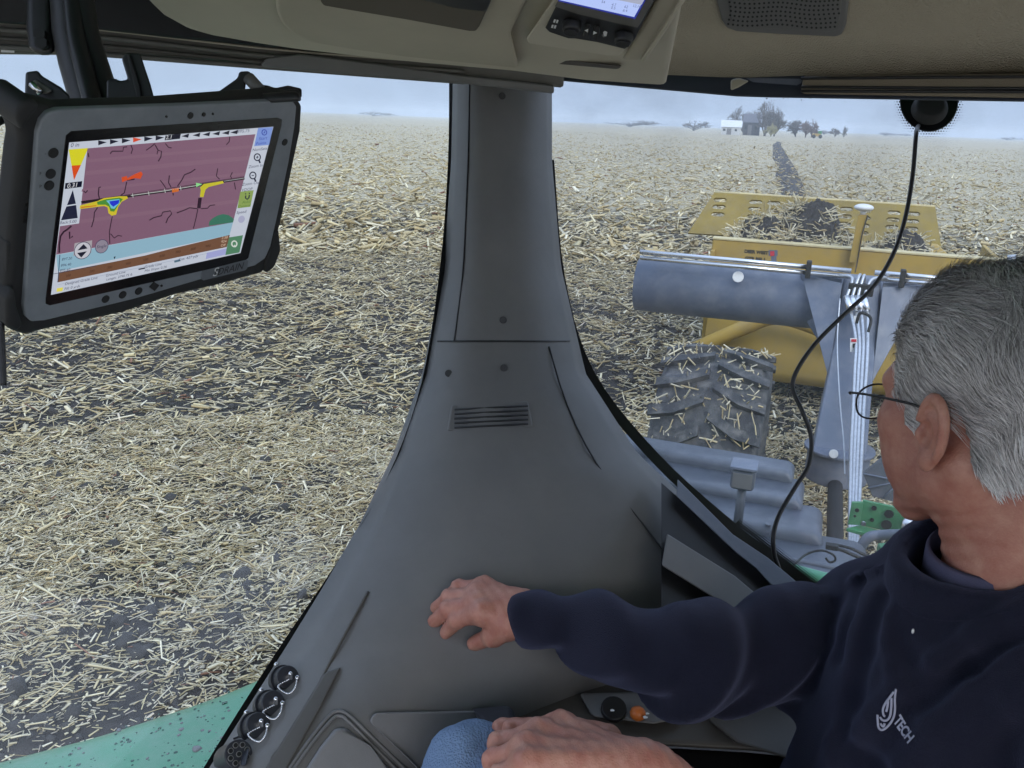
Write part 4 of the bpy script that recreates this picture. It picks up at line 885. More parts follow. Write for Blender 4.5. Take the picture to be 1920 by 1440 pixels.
# overhead console with a storage pocket, and the radio housing beside it
PL_OC = plane_of((560, 100, 1.02), (980, 108, 1.00), (700, 0, .86))
slab('overhead_console', [(120, -300), (240, -40), (268, 2), (300, 28), (340, 50), (400, 66), (480, 80), (560, 92), (700, 108), (800, 118), (960, 132), (1100, 150), (1260, 160), (1300, -20), (1380, -300)], PL_OC, .10, M['beige_light'], tr, .022, 4)
slab('console_tray', [(505, -300), (512, -20), (516, 18), (524, 40), (545, 62), (580, 78), (660, 92), (760, 106), (975, 128), (960, 60), (1000, -20), (1120, -300)], PL_OC, .03, M['beige'], tr, .012, 4, off=.014)
pk = slab('storage_pocket', [(596, -300), (598, -10), (600, 2), (606, 10), (640, 16), (760, 36), (880, 58), (893, 58), (900, 48), (922, 0), (1040, -300)], PL_OC, .01, M['pocket'], tr, .003, 2, off=.020)
slab('pocket_back', [(770, -300), (778, -2), (790, 0), (860, 16), (912, 22), (924, -6), (1040, -300)], PL_OC, .006, M['black'], pk, .002, 2, off=.024)
PL_RD = plane_of((985, 80, .90), (1170, 106, .90), (1045, 0, .80))
slab('housing_recess', [(955, 112), (964, 95), (1003, -10), (1120, -300), (1160, -300), (1020, 20), (985, 90), (1060, 112), (1168, 124), (1160, 130)], PL_RD, .02, M['dark_trim'], tr, .003, 2, off=-.03)
rh = slab('monitor_housing', [(986, 72), (1050, -20), (1200, -300), (1420, -300), (1232, -20), (1168, 98), (1160, 105), (1140, 104), (990, 81)], PL_RD, .06, M['beige_light'], tr, .008, 3)
slab('housing_flank', [(1163, 112), (1172, 102), (1240, -20), (1430, -300), (1480, -300), (1284, -10), (1207, 112)], PL_RD, .05, M['beige'], tr, .006, 3, off=-.006)
tube('flank_edge', [on_plane(1206, 112, PL_RD, -.004), on_plane(1243, 58, PL_RD, -.004), on_plane(1283, -6, PL_RD, -.004)], .0022, M['beige_light'], tr, 6, 3)
slab('radio_face', [(1022, 52), (1044, 8), (1060, -24), (1228, -2), (1190, 74), (1172, 92), (1156, 88), (1120, 79), (1078, 72), (1066, 72), (1030, 60)], PL_RD, .004, mat('radio_black', (.02, .02, .021), .4), rh, .0015, 2, off=.003)
slab('radio_trim', [(1040, 12), (1060, -24), (1226, 0), (1196, 52), (1150, 42), (1082, 26)], PL_RD, .003, M['rail'], rh, .001, 2, off=.004)
scr_b = emis('lit_screen_white', s2l(178, 196, 246), 2 ** -SC.view_settings.exposure); scr_g = emis('lit_screen_grey', s2l(165, 170, 190), 2 ** -SC.view_settings.exposure); scr_n = emis('lit_screen_navy', s2l(38, 48, 140), 2 ** -SC.view_settings.exposure)
slab('screen_frame', [(1046, 2), (1052, -20), (1214, -6), (1191, 36)], PL_RD, .002, scr_n, rh, off=.0055)
slab('radio_screen', [(1049, 0), (1056, -20), (1210, -6), (1189, 32)], PL_RD, .0015, scr_b, rh, off=.007)
slab('screen_bar', [(1148, -2), (1150, -16), (1210, -4), (1203, 9)], PL_RD, .001, scr_g, rh, off=.0078)
def rtext(s, x, y, hpx, m_, off=.0082, rot=0.18):
    V, Fc = text_geo(s, 1.0); P = [on_plane(x + (v[0] * math.cos(rot) - v[1] * math.sin(rot) * -1 * 0 + v[1] * .35) * hpx, y + (v[0] * math.sin(rot) * 1 - v[1]) * hpx, PL_RD, off) for v in V]; mesh('lettering', P, Fc, m_, rh, kind='stuff')
dk = emis('screen_ink', s2l(90, 100, 140), 2 ** -SC.view_settings.exposure)
for s, x, y in (('54', 1131, 4), ('4.7', 1151, 9), ('0.5', 1150, 15), ('62', 1174, 13), ('6.4', 1172, 20), ('12:10', 1194, 12)): rtext(s, x, y, 7, dk)
for x, y, r_ in ((1073, 42, 19), (1170, 64, 19)):
    c = on_plane(x, y, PL_RD, .004); n_ = PL_RD[1]; k = cyl('control_knob', c, c + n_ * .009, r_ * .00050, M['black'], rh, 26, .002, r2=r_ * .00044)
    q = on_plane(x + 8, y + 16, PL_RD, .012); cyl('knob_face', c + n_ * .009, c + n_ * .0105, r_ * .00034, M['rubber'], k, 20)
for i, (x, y) in enumerate(((1099, 57), (1116, 61))):
    slab('arrow_button', [(x - 6, y + 12), (x - 1, y - 13), (x + 9, y - 11), (x + 4, y + 15)], PL_RD, .005, M['rubber'], rh, .001, 2, off=.008)
    tri = [(x + 4, y - 3), (x + 3, y + 4), (x - 3, y)] if i == 0 else [(x - 3, y - 3), (x - 4, y + 4), (x + 4, y + 1)]
    slab('arrow_mark', tri, PL_RD, .0005, M['white'], rh, off=.0095)
for dx, dy in ((0, 0), (5, 1), (-4, 10), (1, 11)): slab('menu_mark', [(1037 + dx, 42 + dy), (1039 + dx, 36 + dy), (1042.5 + dx, 36.8 + dy), (1040.5 + dx, 42.8 + dy)], PL_RD, .0005, M['white'], rh, off=.0052)
slab('page_mark', [(1131, 60), (1134, 58), (1139, 60), (1137, 68), (1132, 68)], PL_RD, .0005, M['white'], rh, off=.0052)
slab('page_mark', [(1128, 66), (1130, 63), (1131, 67), (1135, 70), (1131, 70)], PL_RD, .0005, M['grey_panel'], rh, off=.0052)

# shell of the cab beyond what the lens takes in: roof skin, floor, sill walls, seat base
box('roof_skin', np.array([.35, .45, 3.42]), np.array([1.3, 0, 0]), np.array([0, 1.2, 0]), ZV * .03, M['green'], tr, .02)
box('cab_floor', np.array([.3, .1, 1.52]), RX * .95, AX * 1.05, ZV * .02, M['grey_trim'], tr)
box('front_cowl', np.array([.1, -1.15, 1.65]), RX * .5, AX * .1, ZV * .2, M['dark_trim'], tr, .03)
box('door_sill', L(.85, .45, 1.65), RX * .03, AX * .9, ZV * .2, M['grey_trim'], tr, .02)
box('rear_wall', L(.35, 1.02, 1.72), RX * .55, AX * .03, ZV * .3, M['grey_trim'], tr, .01)

# ------------------------------------------------------------------ cables in the cab
def solo_tube(name, P, r, m_, label, cat, k=8, group=None):
    pts = smooth_path([np.asarray(p) for p in P], 8); base = min(pts, key=lambda p: p[2]); V, Fc = tube_geo(pts, r, k)
    me = bpy.data.meshes.new(name); me.from_pydata([tuple(v - base) for v in V], [], Fc); me.materials.append(m_)
    me.polygons.foreach_set('use_smooth', [True] * len(me.polygons)); o = bpy.data.objects.new(name, me); o.location = base; finish(o, None, label=label, category=cat)
    if group: o['group'] = group
    return o
solo_tube('hanging_cable', [on_plane(1722, 236, PL_REAR, .03), U(1718, 250, 1.36), U(1711, 330, 1.35), U(1697, 410, 1.34), U(1673, 480, 1.32), U(1635, 540, 1.31), U(1580, 592, 1.30), U(1528, 645, 1.30), U(1494, 695, 1.30), U(1487, 730, 1.30), U(1506, 775, 1.29), U(1521, 820, 1.29), U(1516, 872, 1.28), U(1490, 915, 1.27), U(1461, 965, 1.26), U(1450, 1005, 1.25), U(1452, 1040, 1.25), U(1459, 1062, 1.25), U(1464, 1085, 1.26)], .0033, M['cable'], 'thin black cable hanging down from the round sensor on the rear window', 'cable')

# ------------------------------------------------------------------ tablet computer
TP = np.array([0.6874, 1.0998, -0.0551, -0.2996, 0.1563, -0.7733]); th_ = np.linalg.norm(TP[:3]); kx = TP[:3] / th_
Kx = np.array([[0, -kx[2], kx[1]], [kx[2], 0, -kx[0]], [-kx[1], kx[0], 0]]); Rc = np.eye(3) + math.sin(th_) * Kx + (1 - math.cos(th_)) * Kx @ Kx
Wc = np.stack([_R, _U, -_F], 1); TX, TY, TZ = (Wc @ Rc).T; TO = CAM + Wc @ TP[3:]
Tm = Matrix([[TX[i], TY[i], TZ[i], TO[i]] for i in range(3)] + [[0, 0, 0, 1]])
tab = thing('tablet_computer', None, 'rugged grey tablet showing a mauve drainage map, hung in front of the side window', 'tablet', M=Tm)
TPL = (TO, TZ)
def tp(x, y, z=0.0): r = ray(x, y); return CAM + r * (((TO + TZ * z - CAM) @ TZ) / (r @ TZ))
def tslab(name, px, z0, z1, m_, parent=None, bev=0.0, seg=2, **k): return prism(name, [tp(x, y, z1) for x, y in px], -TZ * (z1 - z0), m_, parent or tab, bev, seg, **k)
TSX = 6; case = [(30, 214), (38, 196), (52, 184), (75, 180), (125, 193), (300, 186), (540, 166), (562, 168), (577, 185), (574, 232), (562, 300), (541, 400), (524, 468), (517, 496), (497, 516), (468, 521), (400, 540), (330, 556), (230, 590), (92, 620), (48, 632), (24, 622), (11, 602), (14, 520), (24, 400), (37, 290), (42, 246), (34, 228)]
case = [(x - 7 if x > 480 else x, y + 13 if y < 260 else y) for x, y in case]
tslab('case', case, -.024, -.002, M['rubber'], bev=.006, seg=3)
bez = [(78, 226), (90, 212), (110, 206), (330, 198), (538, 188), (550, 190), (557, 200), (553, 240), (542, 305), (522, 400), (508, 462), (498, 485), (478, 499), (400, 518), (250, 562), (84, 602), (60, 604), (49, 594), (46, 574), (54, 470), (64, 345), (71, 250)]
bz = tslab('bezel', bez, -.004, .0022, M['bezel'], bev=.0018, seg=3)
tslab('display_glass', [(124, 254), (134, 246), (520, 221), (529, 224), (528, 236), (466, 484), (458, 490), (94, 573), (86, 570), (86, 560)], .001, .0026, mat('display_glass', (.008, .008, .009), .18), bev=.0004)
# what the lit screen shows
def SZ(zx, zy): return 80 + zx / 4.174, 220 + zy / 4.174
EM = {}; EMS = 2 ** -SC.view_settings.exposure * .80
def em(c):
    if c not in EM: EM[c] = emis('screen_%d_%d_%d' % c, s2l(*c), EMS)
    return EM[c]
lay = [0.0028]
def flat(name, zpts, c, z=None, parent=None, **k):
    z = z or lay[0]; return mesh(name, [tp(*SZ(*p), z) for p in zpts], [list(range(len(zpts)))], em(c), parent or scn, **k)
scn = mesh('screen', [tp(*SZ(*p), .0028) for p in ((208, 197), (1806, 73), (1548, 1062), (65, 1390))], [[3, 2, 1, 0]], em((205, 212, 226)), tab)
z1, z2, z3, z4 = .0030, .0032, .0034, .0036
flat('map_area', [(350, 243), (1665, 132), (1490, 822), (105, 1075), (135, 852), (285, 830)], (136, 100, 122), z1)
for a, b, c_ in (((350, 330), (1640, 215), 24), ((340, 420), (1620, 300), 34), ((310, 560), (1590, 430), 22), ((300, 800), (1530, 640), 30)):
    flat('map_band', [(a[0], a[1]), (b[0], b[1]), (b[0] - 6, b[1] + c_), (a[0] - 6, a[1] + c_)], (141, 106, 126), z1 + .0001)
flat('green_area', [(1300, 848), (1305, 815), (1330, 790), (1370, 768), (1410, 757), (1455, 765), (1490, 790), (1497, 800), (1490, 822)], (62, 122, 100), z2)
flat('profile_sky', [(105, 1078), (1490, 822), (1462, 922), (120, 1205)], (150, 190, 210), z1)
flat('profile_ground', [(122, 1215), (560, 1130), (800, 1082), (1000, 1030), (1465, 920), (1440, 1015), (115, 1292)], (120, 84, 62), z2)
flat('legend_cell', [(1285, 1060), (1440, 1025), (1430, 1075), (1275, 1110)], (170, 175, 225), z2)
flat('gauge_upper', [(203, 252), (357, 240), (299, 373), (226, 378)], (228, 222, 40), z1)
flat('gauge_lower', [(226, 378), (299, 373), (245, 492)], (226, 82, 28), z1)
flat('value_box', [(178, 515), (310, 499), (304, 545), (172, 561)], (14, 18, 40), z2)
flat('slope_arrow', [(236, 568), (260, 676), (190, 688)], (34, 38, 62), z2); flat('slope_arrow', [(186, 698), (262, 686), (274, 788), (143, 806)], (34, 38, 62), z2)
for i, x in enumerate((435, 527, 620, 708, 795, 884)): y = 199 - (x - 435) * .083; flat('guide_arrow', [(x, y - 19), (x + 68, y - 4), (x, y + 20)], (226, 82, 50) if i == 3 else (28, 30, 48), z1)
flat('guide_box', [(962, 142), (1082, 127), (1074, 168), (954, 180)], (22, 24, 40), z1)
for x in (1085, 1173, 1250, 1327, 1402, 1468): y = 148 - (x - 1085) * .075; flat('guide_arrow', [(x, y), (x + 62, y - 22), (x + 54, y + 12)], (28, 30, 48), z1)
flat('tool_key', [(1686, 84), (1802, 76), (1772, 216), (1655, 226)], (130, 158, 226), z1); flat('tool_key', [(1545, 582), (1652, 570), (1626, 700), (1524, 712)], (146, 170, 92), z1); flat('tool_key', [(1456, 940), (1568, 922), (1540, 1058), (1430, 1078)], (86, 138, 104), z1)
flat('profile_axis', [(132, 1075), (138, 1074), (122, 1290), (116, 1291)], (60, 80, 110), z3); flat('profile_axis', [(85, 1224), (420, 1160), (420, 1163), (85, 1228)], (50, 60, 90), z3)
flat('marker', [(556, 1092), (572, 1088), (562, 1112)], (20, 22, 34), z3)
flat('legend_swatch', [(112, 1338), (160, 1330), (155, 1360), (108, 1366)], (236, 226, 100), z2)
def line(pts, w_, c, z=z2, name='drain_line'):
    P = [np.array(SZ(*p)) for p in pts]; V = []; Fc = []
    for i, p in enumerate(P):
        t = P[min(i + 1, len(P) - 1)] - P[max(i - 1, 0)]; t /= np.linalg.norm(t) + 1e-9; nrm = np.array([-t[1], t[0]]) * w_ / 4.174 / 2; V += [tp(*(p + nrm), z), tp(*(p - nrm), z)]
    for i in range(len(P) - 1): Fc.append([2 * i, 2 * i + 1, 2 * i + 3, 2 * i + 2])
    mesh(name, V, Fc, em(c), scn, kind='stuff')
DK = (50, 30, 46)
line([(302, 668), (660, 620), (1010, 572), (1240, 530), (1580, 478)], 17, (40, 30, 38)); line([(300, 658), (640, 610), (1580, 464)], 4, (30, 24, 30), z3)
line([(690, 612), (960, 575), (1240, 528)], 4, (214, 222, 216), z3); line([(1420, 500), (1575, 476)], 3, (200, 205, 205), z3)
for x, y in ((705, 612), (830, 595), (957, 576), (1080, 555)): line([(x - 3, y - 16), (x + 3, y + 16)], 4, (214, 222, 216), z3)
flat('deposit', [(292, 690), (430, 655), (480, 632), (600, 618), (660, 618), (668, 634), (620, 660), (592, 700), (575, 762), (540, 770), (515, 750), (508, 705), (480, 694), (290, 718)], (218, 200, 50), z3)
flat('deposit', [(300, 700), (420, 688), (420, 694), (300, 710)], (216, 120, 40), z4)
flat('deposit', [(425, 662), (500, 640), (600, 628), (628, 640), (590, 690), (560, 738), (530, 735), (520, 700), (492, 684), (430, 684)], (80, 150, 60), z4)
flat('deposit', [(497, 652), (600, 640), (604, 668), (560, 716), (535, 712), (522, 680)], (120, 205, 225), z4 + .0001); flat('deposit', [(520, 658), (600, 646), (596, 672), (552, 700), (530, 680)], (40, 60, 215), z4 + .0002)
flat('deposit', [(1232, 550), (1260, 522), (1410, 498), (1418, 516), (1300, 545), (1275, 565), (1258, 625), (1230, 622), (1238, 570)], (208, 200, 52), z3)
flat('deposit', [(1010, 560), (1068, 552), (1064, 580), (1015, 590)], (214, 112, 40), z3)
flat('red_deposit', [(618, 470), (660, 458), (662, 492), (622, 508)], (222, 84, 40), z3); flat('red_deposit', [(660, 478), (720, 445), (770, 424), (784, 444), (765, 482), (720, 476), (665, 492)], (222, 84, 40), z3)
flat('position_arrow', [(1200, 512), (1250, 522), (1202, 546)], (150, 226, 150), z4)
for pts, w_ in (([(660, 492), (720, 484)], 10), ([(658, 505), (640, 590), (610, 612)], 8), ([(455, 545), (440, 550), (436, 600), (445, 640)], 9), ([(430, 705), (405, 745), (400, 800), (382, 860)], 8), ([(545, 775), (530, 850), (522, 900), (526, 990)], 7), ([(530, 910), (548, 930), (560, 945), (590, 925), (620, 930)], 7), ([(528, 285), (545, 265), (628, 265), (632, 235), (660, 230)], 8), ([(690, 215), (704, 250), (692, 285)], 7), ([(810, 258), (850, 230), (880, 205)], 7), ([(880, 215), (905, 260), (930, 265), (925, 310), (905, 345)], 8), ([(895, 290), (900, 262)], 6), ([(960, 205), (985, 235), (1010, 240)], 7), ([(1465, 150), (1460, 190), (1438, 215)], 7), ([(920, 492), (945, 525), (965, 555)], 7), ([(992, 455), (985, 510), (1005, 548)], 8), ([(1055, 540), (1090, 490), (1110, 450), (1160, 430), (1195, 405)], 8), ([(1020, 590), (1022, 612)], 8), ([(1370, 400), (1360, 460), (1385, 485)], 7), ([(1485, 430), (1470, 460), (1480, 480)], 7), ([(1500, 510), (1510, 565)], 7), ([(1232, 630), (1222, 712)], 28), ([(1215, 715), (1200, 790), (1180, 870)], 7), ([(1240, 715), (1290, 712), (1310, 690), (1350, 685)], 7), ([(1210, 715), (1150, 708), (1100, 730), (1050, 748)], 8), ([(835, 805), (870, 785), (930, 770), (940, 742), (1000, 732), (1010, 755), (980, 790), (965, 828)], 8), ([(225, 850), (190, 880), (165, 895), (140, 930), (130, 1000), (130, 1060)], 14), ([(210, 895), (212, 950), (235, 930)], 12), ([(320, 575), (335, 590), (352, 572)], 9), ([(355, 280), (362, 312)], 9)):
    # broken, stepped traces like drawn raster drains
    line(pts, w_, DK, z2 + .0001)
def circ(name, zx, zy, rx, ry, c, z): flat(name, [(zx + rx * math.cos(a), zy - ry * math.sin(a) - rx * math.cos(a) * .16) for a in np.linspace(0, 2 * math.pi, 28)[:-1]], c, z)
flat('button_back', [(250, 985), (388, 962), (380, 1060), (240, 1085)], (176, 170, 176), z2)
circ('zoom_button', 313, 1042, 68, 68, (60, 60, 90), z3); circ('zoom_button', 313, 1042, 63, 63, (206, 206, 216), z4); flat('zoom_arrow', [(320, 992), (352, 1026), (272, 1042)], (30, 32, 50), z4 + .0001); flat('zoom_arrow', [(346, 1048), (302, 1098), (270, 1062)], (30, 32, 50), z4 + .0001)
circ('mode_button', 462, 1010, 52, 54, (50, 52, 90), z3); circ('mode_button', 462, 1010, 48, 50, (150, 142, 158), z4)
def ttext(s, zx, zy, h, c, z=.0038, bold=0.0, sl=-.13, anchor=True):
    V, Fc = text_geo(s, 1.0, 0, bold); P = [tp(*SZ(zx + v[0] * h - v[1] * h * .0 + v[1] * h * .22, zy - v[1] * h + v[0] * h * sl), z) for v in V]; mesh('lettering', P, Fc, em(c), scn, kind='stuff')
INK = (60, 64, 90)
ttext('0 in', 254, 217, 46, INK, sl=-.08); ttext('0.31', 235, 533, 50, (226, 228, 236)); ttext('Back:5.00', 200, 820, 34, INK, sl=-.1); ttext('2.1', 990, 156, 44, (226, 228, 236)); ttext('895.75', 1572, 108, 36, (90, 94, 112), sl=-.08)
ttext('Single', 462, 1010, 34, INK); ttext('Designed Grade Line', 302, 1280, 30, INK, sl=-.2); ttext('Fill: 0 yrds', 232, 1332, 30, INK, sl=-.2); ttext('Ground Line', 572, 1224, 30, INK, sl=-.2); ttext('Length: 2790.75 ft', 600, 1250, 28, INK, sl=-.2); ttext('Grade Line', 865, 1160, 30, INK, sl=-.2); ttext('Min Slope: 0.26', 885, 1186, 28, INK, sl=-.2); ttext('Cut: 427 yds', 1140, 1100, 30, INK, sl=-.2)
line([(750, 1190), (800, 1180)], 10, (30, 32, 50), z3, 'legend_line'); line([(1030, 1130), (1078, 1118)], 16, (90, 120, 140), z3, 'legend_line'); line([(120, 1310), (1290, 1065)], 2, (150, 160, 190), z3, 'legend_line')
for s, x, y in (('897.20', 190, 1108), ('896.40', 183, 1155), ('895.60', 176, 1195)): ttext(s, x, y, 30, INK)
for i, (x, y) in enumerate(((200, 1240), (385, 1206), (525, 1175), (670, 1145), (805, 1115), (935, 1085), (1060, 1055), (1180, 1030), (1295, 1008))): ttext(str(100 * (i + 1)), x, y, 27, (70, 46, 34), sl=-.2)
for s, x, y in (('2.58', 1425, 942), ('924', 1418, 972), ('Off', 1412, 1002)): ttext(s, x, y, 28, (226, 196, 170))
ttext('Start', 1725, 165, 34, (60, 76, 170)); ttext('Points', 1710, 203, 32, (60, 76, 170)); ttext('NumSats', 1700, 250, 32, INK); ttext('Zoom In', 1668, 382, 32, INK); ttext('Zoom Out', 1632, 518, 32, INK); ttext('VDOP', 1600, 566, 32, INK); ttext('Auto', 1595, 662, 32, (96, 130, 60)); ttext('Control', 1578, 694, 30, (96, 130, 60)); ttext('Speed', 1556, 742, 32, INK)
def ringz(zx, zy, r_, w_, c, z=z4): line([(zx + r_ * math.cos(a), zy - r_ * math.sin(a) * 1.1) for a in np.linspace(0, 2 * math.pi, 22)], w_, c, z, 'tool_icon')
ringz(1735, 118, 19, 7, (50, 70, 170)); line([(1730, 126), (1742, 108)], 7, (50, 70, 170), z4, 'tool_icon')
for x, y, pl_ in ((1680, 312, 1), (1645, 455, 0)):
    ringz(x, y, 24, 9, (30, 34, 60)); line([(x + 12, y + 22), (x + 22, y + 46)], 13, (30, 34, 60), z4, 'tool_icon'); line([(x - 10, y + 1), (x + 10, y - 1)], 6, (30, 34, 60), z4, 'tool_icon')
    if pl_: line([(x + 2, y - 11), (x - 2, y + 11)], 6, (30, 34, 60), z4, 'tool_icon')
line([(1590, 612), (1588, 632), (1600, 642), (1614, 630), (1618, 608)], 10, (30, 34, 60), z4, 'tool_icon'); line([(1588, 594), (1590, 604)], 8, (30, 34, 60), z4, 'tool_icon'); line([(1618, 590), (1618, 600)], 8, (30, 34, 60), z4, 'tool_icon')
circ('speed_icon', 1556, 798, 26, 28, (178, 180, 208), z2); ringz(1500, 990, 20, 10, (220, 228, 220)); line([(1500, 1000), (1512, 1015)], 8, (220, 228, 220), z4, 'tool_icon')
# keys, camera and badge on the shell
def disc(name, x, y, rpx, m_, z=.0022, h=.0012, k=18):
    c = tp(x, y, z - .0003); r_ = rpx * np.linalg.norm(c - CAM) / FPX * .96; V, Fc = tube_geo([c, c + TZ * h], r_, k); mesh(name, V, Fc, m_, tab)
for x, y in ((99, 286), (94, 325), (91, 347)): disc('side_key', x, y, 9, M['rubber'])
for x, y in ((197, 560), (229, 552), (259, 545)): disc('front_key', x, y, 7.5, M['rubber'])
tslab('arrow_key', [(290, 529), (299, 535), (290, 546), (281, 539)], .0018, .0034, M['rubber']); disc('indicator', 302, 535, 2.2, M['rubber']); disc('side_key', 533, 266, 6.5, M['rubber'])
disc('camera_lens', 356, 216, 6, M['frit']); disc('light_sensor', 381, 214, 3.8, M['frit']); disc('microphone', 311, 218, 2, M['frit']); disc('microphone', 398, 213, 2, M['frit'])
for x, y, s in ((85, 288, '-'), (76, 326, 'F'), (76, 350, 'P')):
    V, Fc = text_geo(s, 9); mesh('lettering', [tp(x + v[0], y - v[1], .0025) for v in V], Fc, M['print'], tab, kind='stuff')
plq = [(377, 513), (380, 508), (462, 487), (466, 489), (464, 503), (460, 507), (382, 526), (378, 524)]
bd = tslab('badge_plate', plq, .0018, .0028, mat('badge_plate', (.14, .155, .175), .5), bev=.0004)
V, Fc = text_geo('DRAIN', 17.5, .35, .02); mesh('lettering', [tp(431 + v[0] * .92, 505 - v[1] - v[0] * .235, .0031) for v in V], Fc, M['print'], bd, kind='stuff')
V, Fc = text_geo('S', 22, .3, .03); mesh('emblem', [tp(403 + v[0], 511 - v[1] - v[0] * .2, .0031) for v in V], Fc, M['white'], bd, kind='stuff'); V, Fc = text_geo('D', 15, .3, .02); mesh('emblem', [tp(407 + v[0], 510 - v[1] - v[0] * .2, .0033) for v in V], Fc, M['print'], bd, kind='stuff')
# ribbed grips down the edge
for k in range(16):
    x = 42 - k * .9; y = 300 + k * 6.5; c = tp(x, y, -.014); VV, FF = tube_geo([c - TZ * .010, c + TZ * .012], .0028, 6); mesh('grip_rib', VV, FF, M['rubber'], tab, True)
tslab('corner_bumper', [(14, 560), (30, 540), (34, 575), (46, 612), (30, 626), (14, 612)], -.032, .004, M['rubber'], bev=.004, seg=3); tslab('corner_bumper', [(32, 214), (44, 190), (66, 186), (80, 200), (60, 222), (44, 250), (36, 232)], -.032, .004, M['rubber'], bev=.004, seg=3)
tslab('port_cover', [(14, 455), (26, 450), (20, 540), (12, 540)], -.034, -.004, M['rubber'], bev=.003)
tslab('corner_bumper', [(498, 498), (512, 440), (524, 430), (528, 470), (516, 502), (500, 514)], -.031, .001, M['rubber'], bev=.003)

# mount that carries the tablet
mt = thing('tablet_mount', U(140, 60, .82), 'black tubular arm and bracket carrying the tablet from the cab roof', 'mount')
def mslab(name, px, d, th, m_=None, bev=.004):
    r_ = np.mean([ray(x, y) for x, y in px], 0); r_ /= np.linalg.norm(r_); return prism(name, [U(x, y, d) for x, y in px], r_ * th, m_ or M['black'], mt, bev, 3)
mslab('support_arm', [(80, -160), (92, 0), (96, 60), (108, 120), (128, 190), (132, 222), (228, 222), (220, 160), (214, 146), (200, 104), (186, 58), (178, 0), (170, -160)], .85, .05, bev=.014)
tube('arm_rib', [U(128, -160, .862), U(140, 40, .852), U(158, 130, .846), U(176, 200, .842)], .009, M['black'], mt, 12, 4)
mslab('clamp_block', [(50, -40), (94, -40), (98, 60), (106, 104), (80, 104), (62, 101), (54, 88), (49, 50)], .87, .05, bev=.008)
for x, y in ((79, 67), (83, 84)): c = U(x, y, .868); cyl('clamp_bolt', c, c - _F * .006, .0062, M['rubber'], mt, 6)
mslab('fork_plate', [(200, 150), (216, 147), (224, 152), (240, 149), (228, 110), (234, 102), (238, 99), (263, 100), (271, 124), (283, 160), (291, 190), (300, 215), (200, 215)], .80, .018, bev=.004)
mslab('fork_edge', [(238, 101), (243, 101), (262, 160), (266, 190), (258, 190)], .797, .004, M['rubber'], .001)
mslab('left_clip', [(48, 135), (72, 132), (77, 141), (115, 164), (132, 180), (128, 196), (60, 198), (46, 190)], .755, .02)
mslab('clip_lug', [(27, 183), (32, 178), (48, 176), (56, 190), (50, 210), (26, 204)], .74, .02)
mslab('clip_face', [(56, 158), (66, 148), (100, 170), (90, 176), (76, 176)], .752, .006, M['rail'], .002)
tube('clip_bar', [U(59, 157, .748), U(76, 174, .748)], .0028, M['chrome'], mt, 8, curved=False)
mslab('right_clip', [(392, 184), (446, 146), (448, 134), (468, 133), (473, 142), (462, 150), (459, 172), (476, 176), (560, 166), (566, 190), (392, 198)], .83, .016)
mslab('right_clip', [(470, 140), (492, 159), (502, 160), (516, 165), (540, 160), (566, 166), (566, 184), (480, 180)], .835, .014, bev=.002)
tube('clip_bar', [U(466, 146, .825), U(487, 169, .822)], .0058, M['rail'], mt, 10, curved=False)
mslab('top_rail', [(120, 184), (290, 184), (320, 178), (360, 178), (392, 182), (560, 170), (566, 190), (120, 214)], .80, .02)
mslab('side_knob', [(-24, 352), (6, 350), (26, 356), (28, 410), (20, 416), (-24, 414)], .71, .03, M['rubber'], .006); mslab('knob_stud', [(24, 366), (40, 368), (38, 390), (24, 392)], .725, .012, M['rubber'], .002)
mslab('side_bracket', [(26, 388), (40, 384), (30, 470), (20, 560), (10, 564), (16, 470)], .72, .02, M['rubber'], .003)
for i, (P, lab) in enumerate((([(-80, 212, .72), (-10, 200, .72), (20, 196, .73), (42, 198, .75)], 'black power lead running level into the top of the tablet'), ([(-80, 330, .70), (-20, 244, .71), (10, 222, .72), (42, 206, .75)], 'black power lead curving up into the tablet corner from below'))):
    solo_tube('power_lead', [U(*p) for p in P], .0032, M['cable'], lab, 'cable', group='leads plugged into the tablet')
solo_tube('stylus_tether', [tp(20, 548, -.01), U(8, 566, .70), U(2, 600, .70), U(4, 660, .70), U(6, 722, .70)], .0026, M['cable'], 'black coiled tether hanging under the lower corner of the tablet', 'tether')

